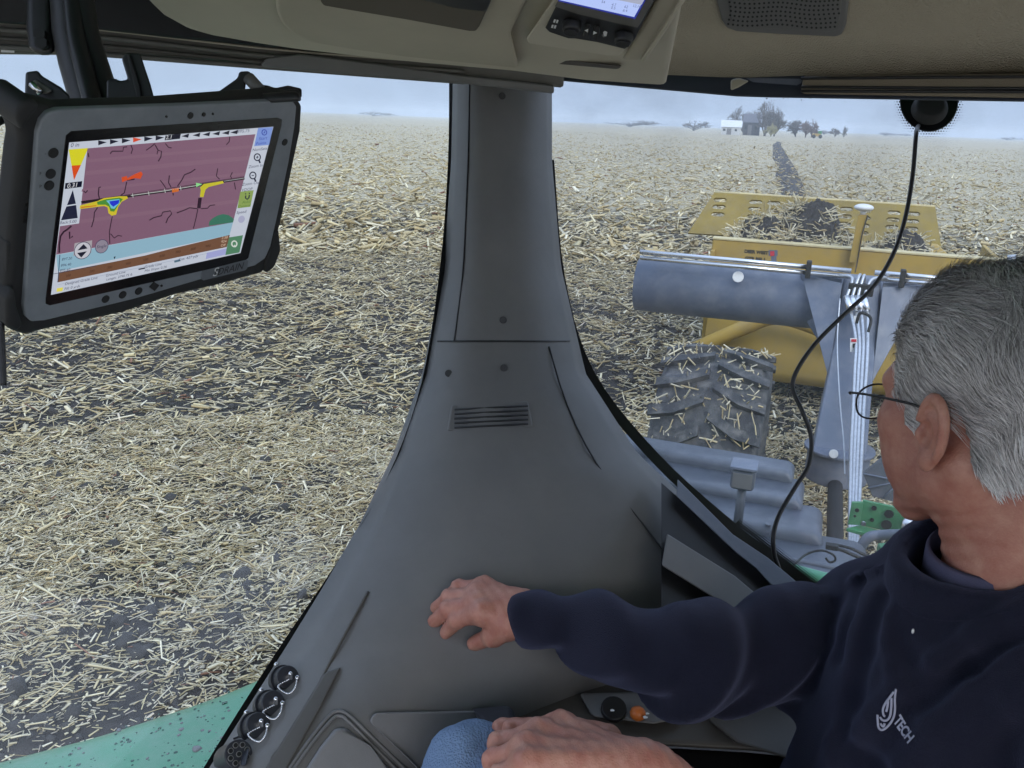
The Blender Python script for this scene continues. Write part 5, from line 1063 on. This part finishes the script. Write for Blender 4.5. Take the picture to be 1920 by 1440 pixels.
# ------------------------------------------------------------------ driver
def surfnet(fn, lo, hi, res):
    lo = np.asarray(lo, float); hi = np.asarray(hi, float); n = np.ceil((hi - lo) / res).astype(int) + 1
    ax = [lo[i] + res * np.arange(n[i]) for i in range(3)]; G = np.stack(np.meshgrid(*ax, indexing='ij'), -1).astype(np.float32)
    val = fn(G.reshape(-1, 3)).reshape(n).astype(np.float32); ins = val < 0
    cn = n - 1; acc = np.zeros((*cn, 3), np.float32); cnt = np.zeros(cn, np.float32)
    sl = lambda o: tuple(slice(o[i], o[i] + cn[i]) for i in range(3))
    for a in range(3):
        for b in ((0, 0), (0, 1), (1, 0), (1, 1)):
            o = [0, 0, 0]; oth = [i for i in range(3) if i != a]; o[oth[0]] = b[0]; o[oth[1]] = b[1]; o2 = list(o); o2[a] = 1
            v0 = val[sl(o)]; v1 = val[sl(o2)]; m_ = (v0 < 0) != (v1 < 0); t = np.where(m_, v0 / np.where(np.abs(v0 - v1) < 1e-9, 1, v0 - v1), 0)
            p = np.zeros((*cn, 3), np.float32)
            for i in range(3): p[..., i] = o[i]
            p[..., a] = t; acc += p * m_[..., None]; cnt += m_
    act = cnt > 0; ids = -np.ones(cn, np.int64); ids[act] = np.arange(act.sum()); ii = np.argwhere(act)
    V = lo + res * (ii + acc[act] / cnt[act][:, None]); Fq = []
    for a in range(3):
        b, c = [(1, 2), (2, 0), (0, 1)][a]
        s0 = [slice(None)] * 3; s1 = [slice(None)] * 3; s0[a] = slice(0, n[a] - 1); s1[a] = slice(1, n[a])
        ch = ins[tuple(s0)] != ins[tuple(s1)]; flip = ins[tuple(s0)]; idx_ = np.argwhere(ch); idx_ = idx_[(idx_[:, b] > 0) & (idx_[:, c] > 0) & (idx_[:, b] < n[b] - 1) & (idx_[:, c] < n[c] - 1)]
        fl = flip[tuple(idx_.T)]; q = []
        for db, dc in ((-1, -1), (0, -1), (0, 0), (-1, 0)):
            k = idx_.copy(); k[:, b] += db; k[:, c] += dc; q.append(ids[tuple(k.T)])
        q = np.stack(q, 1); q[~fl] = q[~fl][:, ::-1]; Fq.append(q)
    Fq = np.concatenate(Fq); return V, Fq[(Fq >= 0).all(1)]
def relax(V, Fq, it=3):
    n = len(V); e = np.concatenate([Fq[:, [0, 1]], Fq[:, [1, 2]], Fq[:, [2, 3]], Fq[:, [3, 0]]]); V = V.copy()
    for k in range(it):
        for lam in (.5, -.53):
            s = np.zeros_like(V); c = np.zeros(n); np.add.at(s, e[:, 0], V[e[:, 1]]); np.add.at(s, e[:, 1], V[e[:, 0]]); np.add.at(c, e[:, 0], 1); np.add.at(c, e[:, 1], 1); V += lam * (s / np.maximum(c, 1)[:, None] - V)
    return V
def cap(p, a, b, ra, rb=None):
    rb = ra if rb is None else rb; a = np.asarray(a, np.float32); b = np.asarray(b, np.float32); ba = b - a; pa = p - a; h = np.clip(pa @ ba / (ba @ ba), 0, 1); return np.linalg.norm(pa - h[:, None] * ba, axis=1) - (ra + (rb - ra) * h)
def ell(p, c, r, Rm=None):
    q = p - np.asarray(c, np.float32)
    if Rm is not None: q = q @ np.asarray(Rm, np.float32).T
    r = np.asarray(r, np.float32); k0 = np.linalg.norm(q / r, axis=1); k1 = np.linalg.norm(q / (r * r), axis=1); return k0 * (k0 - 1) / np.maximum(k1, 1e-9)
def smin(a, b, k):
    h = np.clip(.5 + .5 * (b - a) / k, 0, 1); return b + (a - b) * h - k * h * (1 - h)
def smax(a, b, k): return -smin(-a, -b, k)

DH = .82; HO = U(1846, 752, DH)
psi = math.radians(23); hF = np.array([-math.sin(psi), math.cos(psi), 0]); hL = np.array([-math.cos(psi), -math.sin(psi), 0]); hU = np.array([0, 0, 1.0])
tl = math.radians(-11); hF, hU = hF * math.cos(tl) + hU * math.sin(tl), hU * math.cos(tl) - hF * math.sin(tl)
HM = np.stack([hL, hF, hU], 1)                                  # head local (left, forward, up) -> world
def hw_(v): return HO + np.asarray(v) @ HM.T
sight = np.array([ray(1850, 1000)[0], ray(1850, 1000)[1], 0]); sight /= np.linalg.norm(sight); perp = np.array([-sight[1], sight[0], 0])
tR = sight * .82 + perp * .57; tF = perp * .82 - sight * .57
NB = U(1884, 1112, .84)
per = thing('person', NB - ZV * .75, 'grey haired man in glasses and navy sweatshirt turned to look back over the seat', 'person')

def head_sdf(p):
    x, y, z = p[:, 0], p[:, 1], p[:, 2]; ax_ = np.abs(x); q = p.copy(); q[:, 0] = ax_
    d = ell(p, (0, -.018, .036), (.0745, .0965, .079)); d = smin(d, ell(p, (0, .022, -.028), (.061, .070, .080)), .03)
    d = smin(d, ell(q, (.046, .050, -.020), (.022, .024, .020)), .022)          # cheek bones
    d = smin(d, ell(q, (.052, .004, -.060), (.014, .030, .026)), .022)          # jaw angle
    d = smin(d, cap(q, (.052, .000, -.072), (.014, .066, -.106), .016, .018), .024)
    d = smin(d, ell(p, (0, .070, -.109), (.022, .016, .017)), .02)
    d = smin(d, cap(q, (.012, .084, .022), (.046, .064, .018), .010, .010), .014)   # brow
    d = smax(d, -ell(q, (.031, .092, .000), (.017, .017, .011)), .010)
    d = smin(d, ell(q, (.031, .068, -.001), (.0125, .0125, .0125)), .003)
    d = smin(d, cap(p, (0, .086, .006), (0, .108, -.034), .008, .011), .010); d = smin(d, ell(q, (.011, .098, -.037), (.008, .010, .007)), .006)
    d = smin(d, cap(q, (0, .090, -.062), (.018, .080, -.064), .0065, .004), .006); d = smin(d, cap(q, (0, .088, -.073), (.016, .079, -.071), .0075, .004), .006)
    d = smin(d, ell(q, (.034, .050, -.058), (.025, .027, .034)), .024)          # cheeks and jowl
    # neck, with the two cords and a nape
    nb = (np.array(NB) - HO) @ HM
    d = smin(d, cap(p, (0, -.046, -.030), nb * np.array([1, 1, 1]) + np.array([0, -.006, -.03]), .053, .062), .030)
    d = smin(d, cap(p, (.058, -.030, -.050), nb + np.array([-.005, .04, .0]), .013, .016), .03)
    # neck skin folds
    d += .0007 * np.sin((z + .25 * y) * 420) * np.clip((-.075 - z) / .03, 0, 1) * np.clip((y + .06) / .05, 0, 1)
    # ears (near ear modelled in detail)
    for s in (1, -1):
        c = np.array([s * .0745, -.012, -.018]); fa_ = s * .20; Rz = np.array([[math.cos(fa_), math.sin(fa_), 0], [-math.sin(fa_), math.cos(fa_), 0], [0, 0, 1]]); R2 = np.array([[1, 0, 0], [0, math.cos(.22), math.sin(.22)], [0, -math.sin(.22), math.cos(.22)]]); Rm = R2 @ Rz
        c2 = c + np.array([s * .008, -.006, 0])
        e = ell(p, c2, (.0062, .0180, .0325), Rm); lq = (p - c2) @ Rm.T; lx = lq[:, 0] * s
        rim = np.sqrt((lq[:, 1] / .0160) ** 2 + (lq[:, 2] / .0300) ** 2); hel = np.sqrt(((rim - 1) * .019) ** 2 + (lx - .0040) ** 2) - .0040
        hel = np.where(lq[:, 1] > .006, np.where(lq[:, 2] > .004, hel, .02), hel); hel = hel + np.clip((-lq[:, 2] - .012) / .02, 0, 1) * .004
        e = smin(e, hel, .003)
        bowl = ell(np.stack([lx, lq[:, 1], lq[:, 2]], 1), (.0075, .0040, -.004), (.0085, .0088, .0135)); e = smax(e, -bowl, .0025)     # concha
        groove = np.sqrt(((rim - .70) * .019) ** 2 + (lx - .0062) ** 2) - .0022; groove = np.where((lq[:, 1] < .004) & (lq[:, 2] > -.016), groove, .02); e = smax(e, -groove, .002)
        e = smin(e, ell(np.stack([lx, lq[:, 1], lq[:, 2]], 1), (.002, .002, -.029), (.0056, .0092, .0100)), .005)     # lobe
        e = smin(e, ell(np.stack([lx, lq[:, 1], lq[:, 2]], 1), (.0035, .0130, -.007), (.0048, .0042, .0070)), .003)   # tragus
        d = smin(d, e, .0055)
    return d
hv, hf = surfnet(head_sdf, (-.112, -.135, -.235), (.112, .130, .135), .0023)
hv = relax(hv, hf, 3)
nv_ = lambda V, Fq: None
def vnormals(V, Fq):
    n = np.cross(V[Fq[:, 2]] - V[Fq[:, 0]], V[Fq[:, 3]] - V[Fq[:, 1]]); N = np.zeros_like(V)
    for k in range(4): np.add.at(N, Fq[:, k], n)
    return N / np.maximum(np.linalg.norm(N, axis=1), 1e-12)[:, None]

SHR = U(1648, 1165, 1.0); ELR = U(1290, 1240, .955); SHL = NB - tR * .19 - ZV * .07; ELL_ = SHL - tR * .05 + tF * .03 - ZV * .27
PEL = NB - ZV * .56 + tF * .02
# hands: left one resting over the knee, right one on the console
def hand_sdf(W_, mcp, pip, tip, tcmc, tmcp, ttip, fore):
    W_ = np.asarray(W_); mcp = [np.asarray(m_) for m_ in mcp]
    def f(p):
        d = cap(p, fore, W_, .030, .0255)
        for i in range(4): d = smin(d, cap(p, W_ + (mcp[i] - W_) * .15, mcp[i], .0175 if i in (0, 3) else .018, .0125), .016)
        for i in range(3): d = smin(d, cap(p, mcp[i], mcp[i + 1], .0115), .010)
        d = smin(d, cap(p, tcmc, tmcp, .017, .0125), .018)
        rr = (.0098, .0102, .0097, .0086)
        fg = None
        for i in range(4):
            e = smin(cap(p, mcp[i], pip[i], rr[i] + .0016, rr[i]), cap(p, pip[i], tip[i], rr[i] - .0002, rr[i] - .0015), .004); e = smin(e, ell(p, np.asarray(pip[i]), (rr[i] + .001,) * 3), .003)
            fg = e if fg is None else smin(fg, e, .0025)
        d = smin(d, fg, .007)
        for i in range(4): d = smin(d, ell(p, mcp[i] + ZV * .003, (.0098,) * 3), .007)
        t = smin(cap(p, tcmc, tmcp, .0145, .0112), cap(p, tmcp, ttip, .0108, .0095), .006); d = smin(d, t, .007)
        # tendons fanning over the back, and fine creases
        for i in range(4): d = smin(d, cap(p, W_ + (mcp[i] - W_) * .35 + ZV * .0135, mcp[i] + ZV * .0085, .0022, .0035), .008)
        return d + .00045 * np.sin(p[:, 0] * 520 + p[:, 1] * 260) 
    pts = np.array([W_, fore, ttip, tcmc] + mcp + list(pip) + list(tip)); return f, pts.min(0) - .04, pts.max(0) + .04
LW = U(1226, 1452, .76)
lf, lo_, hi_ = hand_sdf(LW, [U(1052, 1362, .845), U(1012, 1378, .82), U(988, 1404, .79), U(990, 1434, .765)], [U(962, 1370, .862), U(935, 1394, .838), U(926, 1424, .81), U(938, 1452, .785)], [U(948, 1412, .865), U(930, 1436, .845), U(925, 1466, .82), U(940, 1490, .80)], U(1135, 1392, .84), U(1040, 1366, .878), U(940, 1364, .893), LW + (ELL_ - LW) * .4)
lv, lfq = surfnet(lf, lo_, hi_, .0023); lv = relax(lv, lfq, 2)
RW = U(985, 1150, 1.06)
rf_, lo_, hi_ = hand_sdf(RW, [U(905, 1150, 1.05), U(897, 1132, 1.07), U(897, 1116, 1.085), U(908, 1102, 1.10)], [U(858, 1162, 1.08), U(840, 1142, 1.095), U(842, 1120, 1.11), U(860, 1100, 1.12)], [U(836, 1186, 1.10), U(815, 1164, 1.115), U(818, 1140, 1.13), U(842, 1116, 1.14)], U(955, 1170, 1.045), U(925, 1192, 1.06), U(890, 1206, 1.09), U(1180, 1210, .99))
rv, rfq = surfnet(rf_, lo_, hi_, .0026); rv = relax(rv, rfq, 2)

def inner_sdf(p):
    d = cap(p, NB - ZV * .02, NB - ZV * .12, .06, .09); d = smin(d, ell(p, NB - ZV * .25 + tF * .03, (.11, .15, .2)), .06); d = smin(d, ell(p, PEL, (.13, .15, .12)), .08)
    d = smin(d, cap(p, SHR, ELR, .045, .038), .03); d = smin(d, cap(p, ELR, RW, .036, .026), .02); d = smin(d, cap(p, SHL, ELL_, .045, .038), .03); return smin(d, cap(p, ELL_, LW, .036, .026), .02)
iv, ifq = surfnet(inner_sdf, PEL - np.array([.5, .4, .2]), NB + np.array([.5, .45, .05]), .014)
VB = np.concatenate([hw_(hv), lv, rv, iv]); o1, o2, o3 = len(hv), len(hv) + len(lv), len(hv) + len(lv) + len(rv)
fast_mesh('body', VB, np.concatenate([hf, lfq + o1, rfq + o2, ifq + o3]), M['skin'], per, smooth=True)

# sweatshirt
def fold(p, a, b, r, amp, k): return amp * np.exp(-(np.maximum(cap(p, a, b, 0.0), 0) / r) ** 2)
CR = NB + perp * .013 + ZV * .026
TB = np.stack([tF, tR, ZV])                                    # rows: torso axes
def shirt_sdf(p):
    d = ell(p, NB - ZV * .20 + tF * .030, (.128, .172, .215), TB); d = smin(d, ell(p, NB - ZV * .43 + tF * .055, (.150, .175, .20), TB), .08)
    d = smin(d, cap(p, NB + tR * .075 - ZV * .005, NB - tR * .08 - ZV * .005, .052), .05)
    d = smin(d, cap(p, U(1772, 1040, .935), SHR + ZV * .006, .038, .064), .035)            # raised far shoulder
    d = smin(d, cap(p, NB - tR * .07 - ZV * .012, SHL, .05, .066), .04); d = smin(d, cap(p, CR + ZV * .012, CR - ZV * .09, .066, .11), .03)
    arm = cap(p, SHR, U(1452, 1216, .985), .064, .0585); arm = smin(arm, cap(p, U(1452, 1216, .985), ELR, .0585, .054), .02); arm = smin(arm, cap(p, ELR, RW + (ELR - RW) * .1, .054, .036), .03)
    # sleeve folds: drapes slanting across the arm
    ua = (ELR - SHR); ln = np.linalg.norm(ua); ua = ua / ln; t = (p - SHR) @ ua; vz = p[:, 2] - SHR[2]; vy = (p - SHR) @ sight
    ph = t * 78 + vz * 34 + 1.3 * np.sin(vz * 30 + t * 9) + vy * 10; arm += (.0080 * (.64 - np.abs(np.sin(ph * .5))) + .0040 * np.sin(ph * 1.0 + .8) + .0026 * np.sin(ph * 1.9 + vz * 45)) * np.clip((t + .01) / .06, 0, 1)
    larm = cap(p, SHL, ELL_, .066, .058); larm = smin(larm, cap(p, ELL_, LW + (ELL_ - LW) * .13, .058, .035), .03)
    larm += .009 * (.64 - np.abs(np.sin((p @ (tF + ZV)) * 38 + 1.6 * np.sin(p[:, 2] * 22))))
    # creases over the chest radiating from the near armpit, and one crease from collar to emblem
    dd = 0
    for a, b, r, am in FOLDS: dd = dd + fold(p, a, b, r, am, 0)
    for a, b, r, am in () if True else ((U(1672, 1150, .80), U(1684, 1290, .74), .010, .0055), (U(1684, 1290, .74), U(1560, 1450, .76), .016, .005), (U(1690, 1292, .735), U(1900, 1150, .66), .014, .006), (U(1720, 1420, .70), U(1920, 1225, .62), .018, .009), (U(1790, 1440, .64), U(1930, 1290, .59), .016, .008), (U(1600, 1300, .80), U(1640, 1120, .86), .014, -.005), (U(1800, 1330, .66), U(1930, 1200, .62), .016, -.008), (U(1740, 1300, .70), U(1920, 1170, .64), .015, -.006), (U(1540, 1440, .80), U(1600, 1330, .80), .018, .005)):
        pass
    d = d - dd; d = d + .0016 * np.sin(p[:, 2] * 60 + 3 * np.sin(p[:, 0] * 30)) 
    d = smin(d, arm, .020); d = smin(d, larm, .018)
    # neck opening: cut a slanted well that follows the neck
    q = (p - CR) @ TB.T; well = np.sqrt((q[:, 0] / 1.12) ** 2 + (q[:, 1] / 1.0) ** 2) - .0715; d = smax(d, -np.maximum(well, -(q[:, 2] + .16)), .010)
    # ribbed collar
    colr = np.sqrt((q[:, 0] / 1.12) ** 2 + q[:, 1] ** 2); hz = q[:, 2] + .22 * np.maximum(q[:, 0], 0) - .10 * np.maximum(-q[:, 0], 0)
    cc = np.sqrt(np.maximum(np.abs(colr - .0775) - .003, 0) ** 2 + np.maximum(np.abs(hz) - .014, 0) ** 2) - .0045; d = smin(d, cc, .004)
    return d
lo_ = np.minimum.reduce([SHR, ELR, SHL, ELL_, LW, RW, NB - ZV * .62 - .2]) - .1; hi_ = np.maximum.reduce([SHR, NB + .09, SHL]) + .12; lo_[2] = max(lo_[2], NB[2] - .5)
FOLDS = []
bv0, bf0 = surfnet(shirt_sdf, lo_, hi_, .011); B0_ = BVHTree.FromPolygons([Vector(v) for v in bv0], [tuple(map(int, f)) for f in bf0])
def hit0(x, y):
    h = B0_.ray_cast(Vector(CAM), Vector(ray(x, y))); return np.array(h[0]) if h[0] is not None else None
for pl_, r_, am in (([(1668, 1150), (1664, 1200), (1672, 1250), (1684, 1292)], .007, .0045), ([(1684, 1292), (1640, 1350), (1570, 1420), (1530, 1470)], .014, .006), ([(1690, 1290), (1760, 1240), (1830, 1190), (1900, 1150), (1960, 1120)], .011, .0055),
        ([(1700, 1440), (1760, 1370), (1830, 1290), (1920, 1225)], .015, .009), ([(1780, 1450), (1840, 1360), (1900, 1310), (1960, 1280)], .013, .008), ([(1740, 1310), (1820, 1260), (1920, 1200)], .014, -.007), ([(1650, 1120), (1620, 1220), (1600, 1300), (1575, 1400)], .013, -.007), ([(1590, 1340), (1560, 1400), (1545, 1450)], .012, .005),
        ([(1620, 1080), (1590, 1150), (1570, 1230)], .010, -.006), ([(1690, 1200), (1720, 1260), (1700, 1320)], .012, -.004), ([(1600, 1400), (1640, 1440), (1660, 1480)], .014, -.005), ([(1540, 1120), (1500, 1170), (1490, 1240)], .009, .006), ([(1560, 1130), (1545, 1200), (1520, 1280)], .010, -.007), ([(1470, 1130), (1440, 1180), (1445, 1260)], .008, .005), ([(1420, 1130), (1400, 1200), (1390, 1290)], .009, .006), ([(1720, 1010), (1680, 1040), (1600, 1085)], .008, .004),):
    am *= 2.1; r_ *= .8; q_ = [hit0(*c) for c in pl_]; q_ = [c for c in q_ if c is not None]
    for a, b in zip(q_[:-1], q_[1:]):
        if np.linalg.norm(a - b) < .16: FOLDS.append((a, b, r_, am))
sv, sf = surfnet(shirt_sdf, lo_, hi_, .0046); sv = relax(sv, sf, 1)
shirt = fast_mesh('sweatshirt', sv, sf, M['navy'], per, smooth=True)
SBV = BVHTree.FromPolygons([Vector(v) for v in sv], [tuple(map(int, f)) for f in sf])
def on_shirt(x, y, off=.0012):
    r = ray(x, y); h = SBV.ray_cast(Vector(CAM), Vector(r))
    if h[0] is None: return U(x, y, .75)
    n = np.array(h[1]); n = n if n @ r < 0 else -n; return np.array(h[0]) + n * off
# t-shirt band at the neck
def ring_mesh(name, r0, hz, hh, m_, th=.003):
    V = []; Fc = []; n = 48
    for i in range(n):
        a = 2 * math.pi * i / n; c = math.cos(a); s = math.sin(a); zz = hz - .22 * max(c, 0) * r0 + .10 * max(-c, 0) * r0
        for (dr, dz) in ((0, -hh), (0, hh), (th, hh * .8), (th, -hh)):
            V.append(NB + perp * .004 + tF * (1.06 * (r0 + dr) * c) + tR * (r0 + dr) * s + ZV * (zz + dz))
    for i in range(n):
        for j in range(4): Fc.append([i * 4 + j, i * 4 + (j + 1) % 4, ((i + 1) % n) * 4 + (j + 1) % 4, ((i + 1) % n) * 4 + j])
    return mesh(name, V, Fc, m_, per, True)
ring_mesh('tshirt_neckband', .0645, .030, .020, M['tshirt'])
# collar seams, emblem and lettering stitched on the chest
def stitched(name, px, r_, m_, parent=shirt): tube(name, [on_shirt(x, y, .0006) for x, y in px], r_, m_, parent, 6, 4, kind='stuff')
stitched('collar_seam', [(1692, 1136), (1712, 1150), (1745, 1160), (1790, 1164), (1840, 1160), (1890, 1146)], .0005, M['navy'])
M['emb'] = M['emblem']
for pts in ([(1680, 1292), (1678, 1310), (1678, 1330), (1675, 1346), (1666, 1360), (1655, 1368), (1648, 1364), (1646, 1350), (1646, 1340)], [(1676, 1297), (1668, 1308), (1660, 1320), (1656, 1330), (1657, 1340), (1660, 1343)], [(1666, 1314), (1664, 1326), (1662, 1334)], [(1650, 1344), (1655, 1350), (1663, 1350), (1669, 1342), (1671, 1325), (1672, 1308)], [(1651, 1356), (1656, 1362), (1659, 1356)]):
    stitched('emblem', pts, .0011, M['emb'])
V, Fc = text_geo('TECH', 1.0, 0, .035); e1 = np.array([29., 43.]) / 2.5; e2 = np.array([17., -18.])
mesh('lettering', [on_shirt(*(np.array([1696, 1368]) + e1 * v[0] * 1.0 + e2 * v[1] * 1.05), .0014) for v in V], Fc, M['emb'], shirt, kind='stuff')
ellipsoid('lint', on_shirt(1713, 1184, .001), (.0014, .0014, .003), M['white'], shirt, 1)
# jeans
HPR = PEL + tR * .09; HPL = PEL - tR * .09; KR = U(905, 1480, .90); KL = U(1010, 1560, .80)
def jeans_sdf(p):
    d = ell(p, PEL - ZV * .01, (.165, .165, .12)); 
    for h, k, dn in ((HPR, KR, tR * .02), (HPL, KL, -tR * .02)):
        d = smin(d, cap(p, h, k, .088, .062), .04); d = smin(d, cap(p, k, k - ZV * .40 + np.array([.06, 0, 0]), .060, .050), .03)
    return d + .0022 * np.sin(p[:, 0] * 70 + 2 * np.sin(p[:, 2] * 40)) + .0014 * np.sin(p[:, 1] * 90 + p[:, 2] * 60) + .002 * np.sin(p[:, 0] * 150 - p[:, 2] * 110 + 2 * np.sin(p[:, 1] * 50))
a_ = np.minimum.reduce([PEL, KR, KL]) - np.array([.15, .2, .45]); b_2 = np.maximum.reduce([PEL, KR, KL]) + .16
jv, jf = surfnet(jeans_sdf, a_, b_2, .008); fast_mesh('jeans', jv, jf, M['denim'], per, smooth=True)

# hair: thick short grey strands over a close cap
def hair_z(q):
    """signed: >0 where hair grows, in head coordinates"""
    x, y, z = np.abs(q[:, 0]), q[:, 1], q[:, 2]
    line_front = .060 + 0 * z                                   # hairline height at the forehead
    front = np.where(z > .055, (.066 + (z - .055) * .5) - y, np.where(z > .012, .052 - (z - .03) * -.1 - y, np.where(z > -.022, .030 - y, -.036 - (z + .02) * -.35 - y)))
    low = z + .080 + np.clip((y + .03), -.06, .05) * .45
    ear = np.sqrt(((y + .010) / .024) ** 2 + ((z + .024) / .040) ** 2) - 1; ear = np.where((x > .050), ear * .03, .1)
    side = np.where((y > .004) & (z > -.022), .03, 0) 
    return np.minimum(np.minimum(front, low), np.where(y > .010, .1, ear))
N = vnormals(hv, hf)
ok = (hair_z(hv) > 0) & (np.abs(hv[:, 0]) < .083)
# under-cap
cm = ok[hf].all(1); used = np.unique(hf[cm]); mp = -np.ones(len(hv), int); mp[used] = np.arange(len(used)); thick = np.clip(hair_z(hv[used]) / .02, 0, 1)[:, None]
capV = hv[used] + N[used] * (.0008 + .0065 * thick * np.clip((hv[used][:, 2] + .08) / .12, .25, 1)[:, None]); capc = np.full((len(used), 3), .0); capc[:] = (.30, .28, .265)
hair = fast_mesh('hair', hw_(capV), mp[hf[cm]], M['hairm'], per, capc, smooth=True)
g = np.random.default_rng(77); fa = hf[cm]; A = np.linalg.norm(np.cross(hv[fa[:, 2]] - hv[fa[:, 0]], hv[fa[:, 3]] - hv[fa[:, 1]]), axis=1); NS = 40000
pick = g.choice(len(fa), NS, p=A / A.sum()); uv = g.random((NS, 2)); q4 = hv[fa[pick]]; rt = (q4[:, 0] * (1 - uv[:, :1]) + q4[:, 1] * uv[:, :1]) * (1 - uv[:, 1:]) + (q4[:, 3] * (1 - uv[:, :1]) + q4[:, 2] * uv[:, :1]) * uv[:, 1:]
nn_ = N[fa[pick, 0]]; x, y, z = rt.T
top = np.clip((z - .045) / .06, 0, 1); back = np.clip((-.02 - y) / .06, 0, 1); low = np.clip((-z) / .06, 0, 1)
# combing: back over the crown, back and down on the sides, down at the nape; a swirl keeps clumps irregular
sw = np.stack([(vn(x * 55 + 9, y * 55 + z * 40, 51) - .5) * 1.5, (vn(x * 48 + 3, y * 48 + z * 44, 52) - .5) * .8, (vn(x * 60 + 5, y * 60 + z * 50, 53) - .5) * 1.3], 1); sgn = np.sign(x)[:, None]
flow = np.stack([.28 * top * np.ones(NS) * np.sign(x + .02), -.95 + .55 * back, -.50 + .35 * top - .7 * back * (1 - top) - .4 * low], 1) + sw * .95 + g.normal(0, .10, (NS, 3))
flow -= nn_ * (flow * nn_).sum(1)[:, None]; flow /= np.linalg.norm(flow, axis=1)[:, None]
ln = (.020 + .020 * top + .006 * g.random(NS)) * (1 - .45 * low) * g.uniform(.7, 1.25, NS); lift = (.45 + .25 * top) * g.uniform(.6, 1.3, NS) * (1 - .35 * low); seg = 5
pts = [rt + nn_ * .0005]; dr = flow * .55 + nn_ * lift[:, None]; dr /= np.linalg.norm(dr, axis=1)[:, None]
for k in range(seg - 1):
    pts.append(pts[-1] + dr * (ln / (seg - 1))[:, None]); r_ = pts[-1] - np.array([0, -.018, .03]); r_ /= np.linalg.norm(r_, axis=1)[:, None]
    dr = dr + flow * .38 - r_ * .30 + np.array([0, 0, -.05]) + g.normal(0, .05, (NS, 3)); dr /= np.linalg.norm(dr, axis=1)[:, None]
sd_ = np.cross(flow, nn_); sd_ /= np.linalg.norm(sd_, axis=1)[:, None]; VV = []
for k, p in enumerate(pts): w_ = .00046 * (1 - .78 * k / (seg - 1)); VV += [p + sd_ * w_, p - sd_ * w_]
VV = np.stack(VV, 1).reshape(-1, 3); Fq = np.array([[2 * k, 2 * k + 1, 2 * k + 3, 2 * k + 2] for k in range(seg - 1)])[None] + (np.arange(NS) * seg * 2)[:, None, None]
tone = g.uniform(.55, 1.25, NS) * (1 - .16 * top * vn(x * 30, y * 30, 60)); clump = .75 + .5 * vn(x * 60, y * 60 + z * 60, 61); tone = tone * clump
hc = np.array([.68, .635, .63])[None] * tone[:, None]; dkk = g.random(NS) < (.08 + .14 * top); hc[dkk] *= .45
fast_mesh('hair_strands', hw_(VV), Fq.reshape(-1, 4), M['hairm'], hair, np.repeat(np.clip(hc, .02, .8), seg * 2, 0), smooth=True, kind='stuff')
# eyebrow
# spectacles
gl = mesh('spectacles', *tube_geo([hw_(p) for p in smooth_path([(.070, .096, .004), (.074, .070, .005), (.078, .03, .004), (.080, .004, .002), (.079, -.012, -.004), (.076, -.026, -.018)], 6)], .00125, 8), M['black'], per, True)
mesh('temple', *tube_geo([hw_(p) for p in smooth_path([(-.070, .096, .004), (-.076, .05, .005), (-.079, .0, .002), (-.076, -.024, -.016)], 6)], .00125, 8), M['black'], gl, True)
for s in (1, -1):
    rim = [(s * (.036 + .0275 * math.cos(a) * (1 if True else 0)), .101 - .0035 * (math.cos(a) * s > 0) * 0 + (-.004 * (1 + math.cos(a) * 1)) * .8, -.008 + .0175 * math.copysign(abs(math.sin(a)) ** .75, math.sin(a))) for a in np.linspace(0, 2 * math.pi, 33)]
    mesh('rim', *tube_geo([hw_(p) for p in rim], .0010, 6), M['black'], gl, True); c = np.mean(rim[:-1], 0); mesh('spectacle_lens', [hw_(p) for p in rim[:-1]], [list(range(32))], M['lens'], gl)
mesh('bridge', *tube_geo([hw_(p) for p in smooth_path([(-.010, .100, -.003), (0, .104, .000), (.010, .100, -.003)], 5)], .001, 6), M['black'], gl, True)
mesh('hinge', *tube_geo([hw_((.068, .098, .003)), hw_((.072, .094, .004))], .0017, 8), M['black'], gl, True)
mesh('nose_pad', *tube_geo([hw_((.009, .095, -.008)), hw_((.010, .093, -.014))], .002, 6), M['white'], gl, True)

# seat under and behind the driver, and the panel below the corner pillar
seat = box('operator_seat', PEL - ZV * .20 + tF * .04, tF * .25, tR * .25, ZV * .075, mat('seat_cloth', (.05, .05, .055), .9, noise=.15, nscale=30, bump=.4, bscale=400), tr, .05, 4)
bk = NB - ZV * .36 - tF * .235; box('seat_back', bk, tF * .05 - ZV * .012, tR * .235, ZV * .33 + tF * -.05, seat.data.materials[0], seat, .045, 4)
cyl('seat_post', PEL - ZV * .28, np.array([PEL[0], PEL[1], 1.54]), .11, M['black'], seat, 20)
pv_ = [np.array(v.co) for v in pil.data.vertices][-17:]; lo_p = [np.array([p[0], p[1] + .03, 1.54]) for p in pv_]
mesh('lower_panel', pv_ + lo_p, [[i, i + 1, 18 + i, 17 + i] for i in range(16)], M['grey_trim'], tr, True)

# ------------------------------------------------------------------ haze over the fields
HAZE = True
if HAZE:
    hm = bpy.data.materials.new('haze'); hm.use_nodes = True; t = hm.node_tree; t.nodes.clear(); out = t.nodes.new('ShaderNodeOutputMaterial'); pv = t.nodes.new('ShaderNodeVolumePrincipled')
    pv.inputs['Color'].default_value = (.80, .86, .95, 1); pv.inputs['Density'].default_value = .00055; pv.inputs['Anisotropy'].default_value = 0.0; t.links.new(pv.outputs[0], out.inputs['Volume'])
    bm = bmesh.new(); box_bm(bm, (0, 0, 9.5), (3050, 0, 0), (0, 3050, 0), (0, 0, 10.8)); from_bm('haze', bm, hm, None, kind='stuff', label='pale blue haze over the fields')
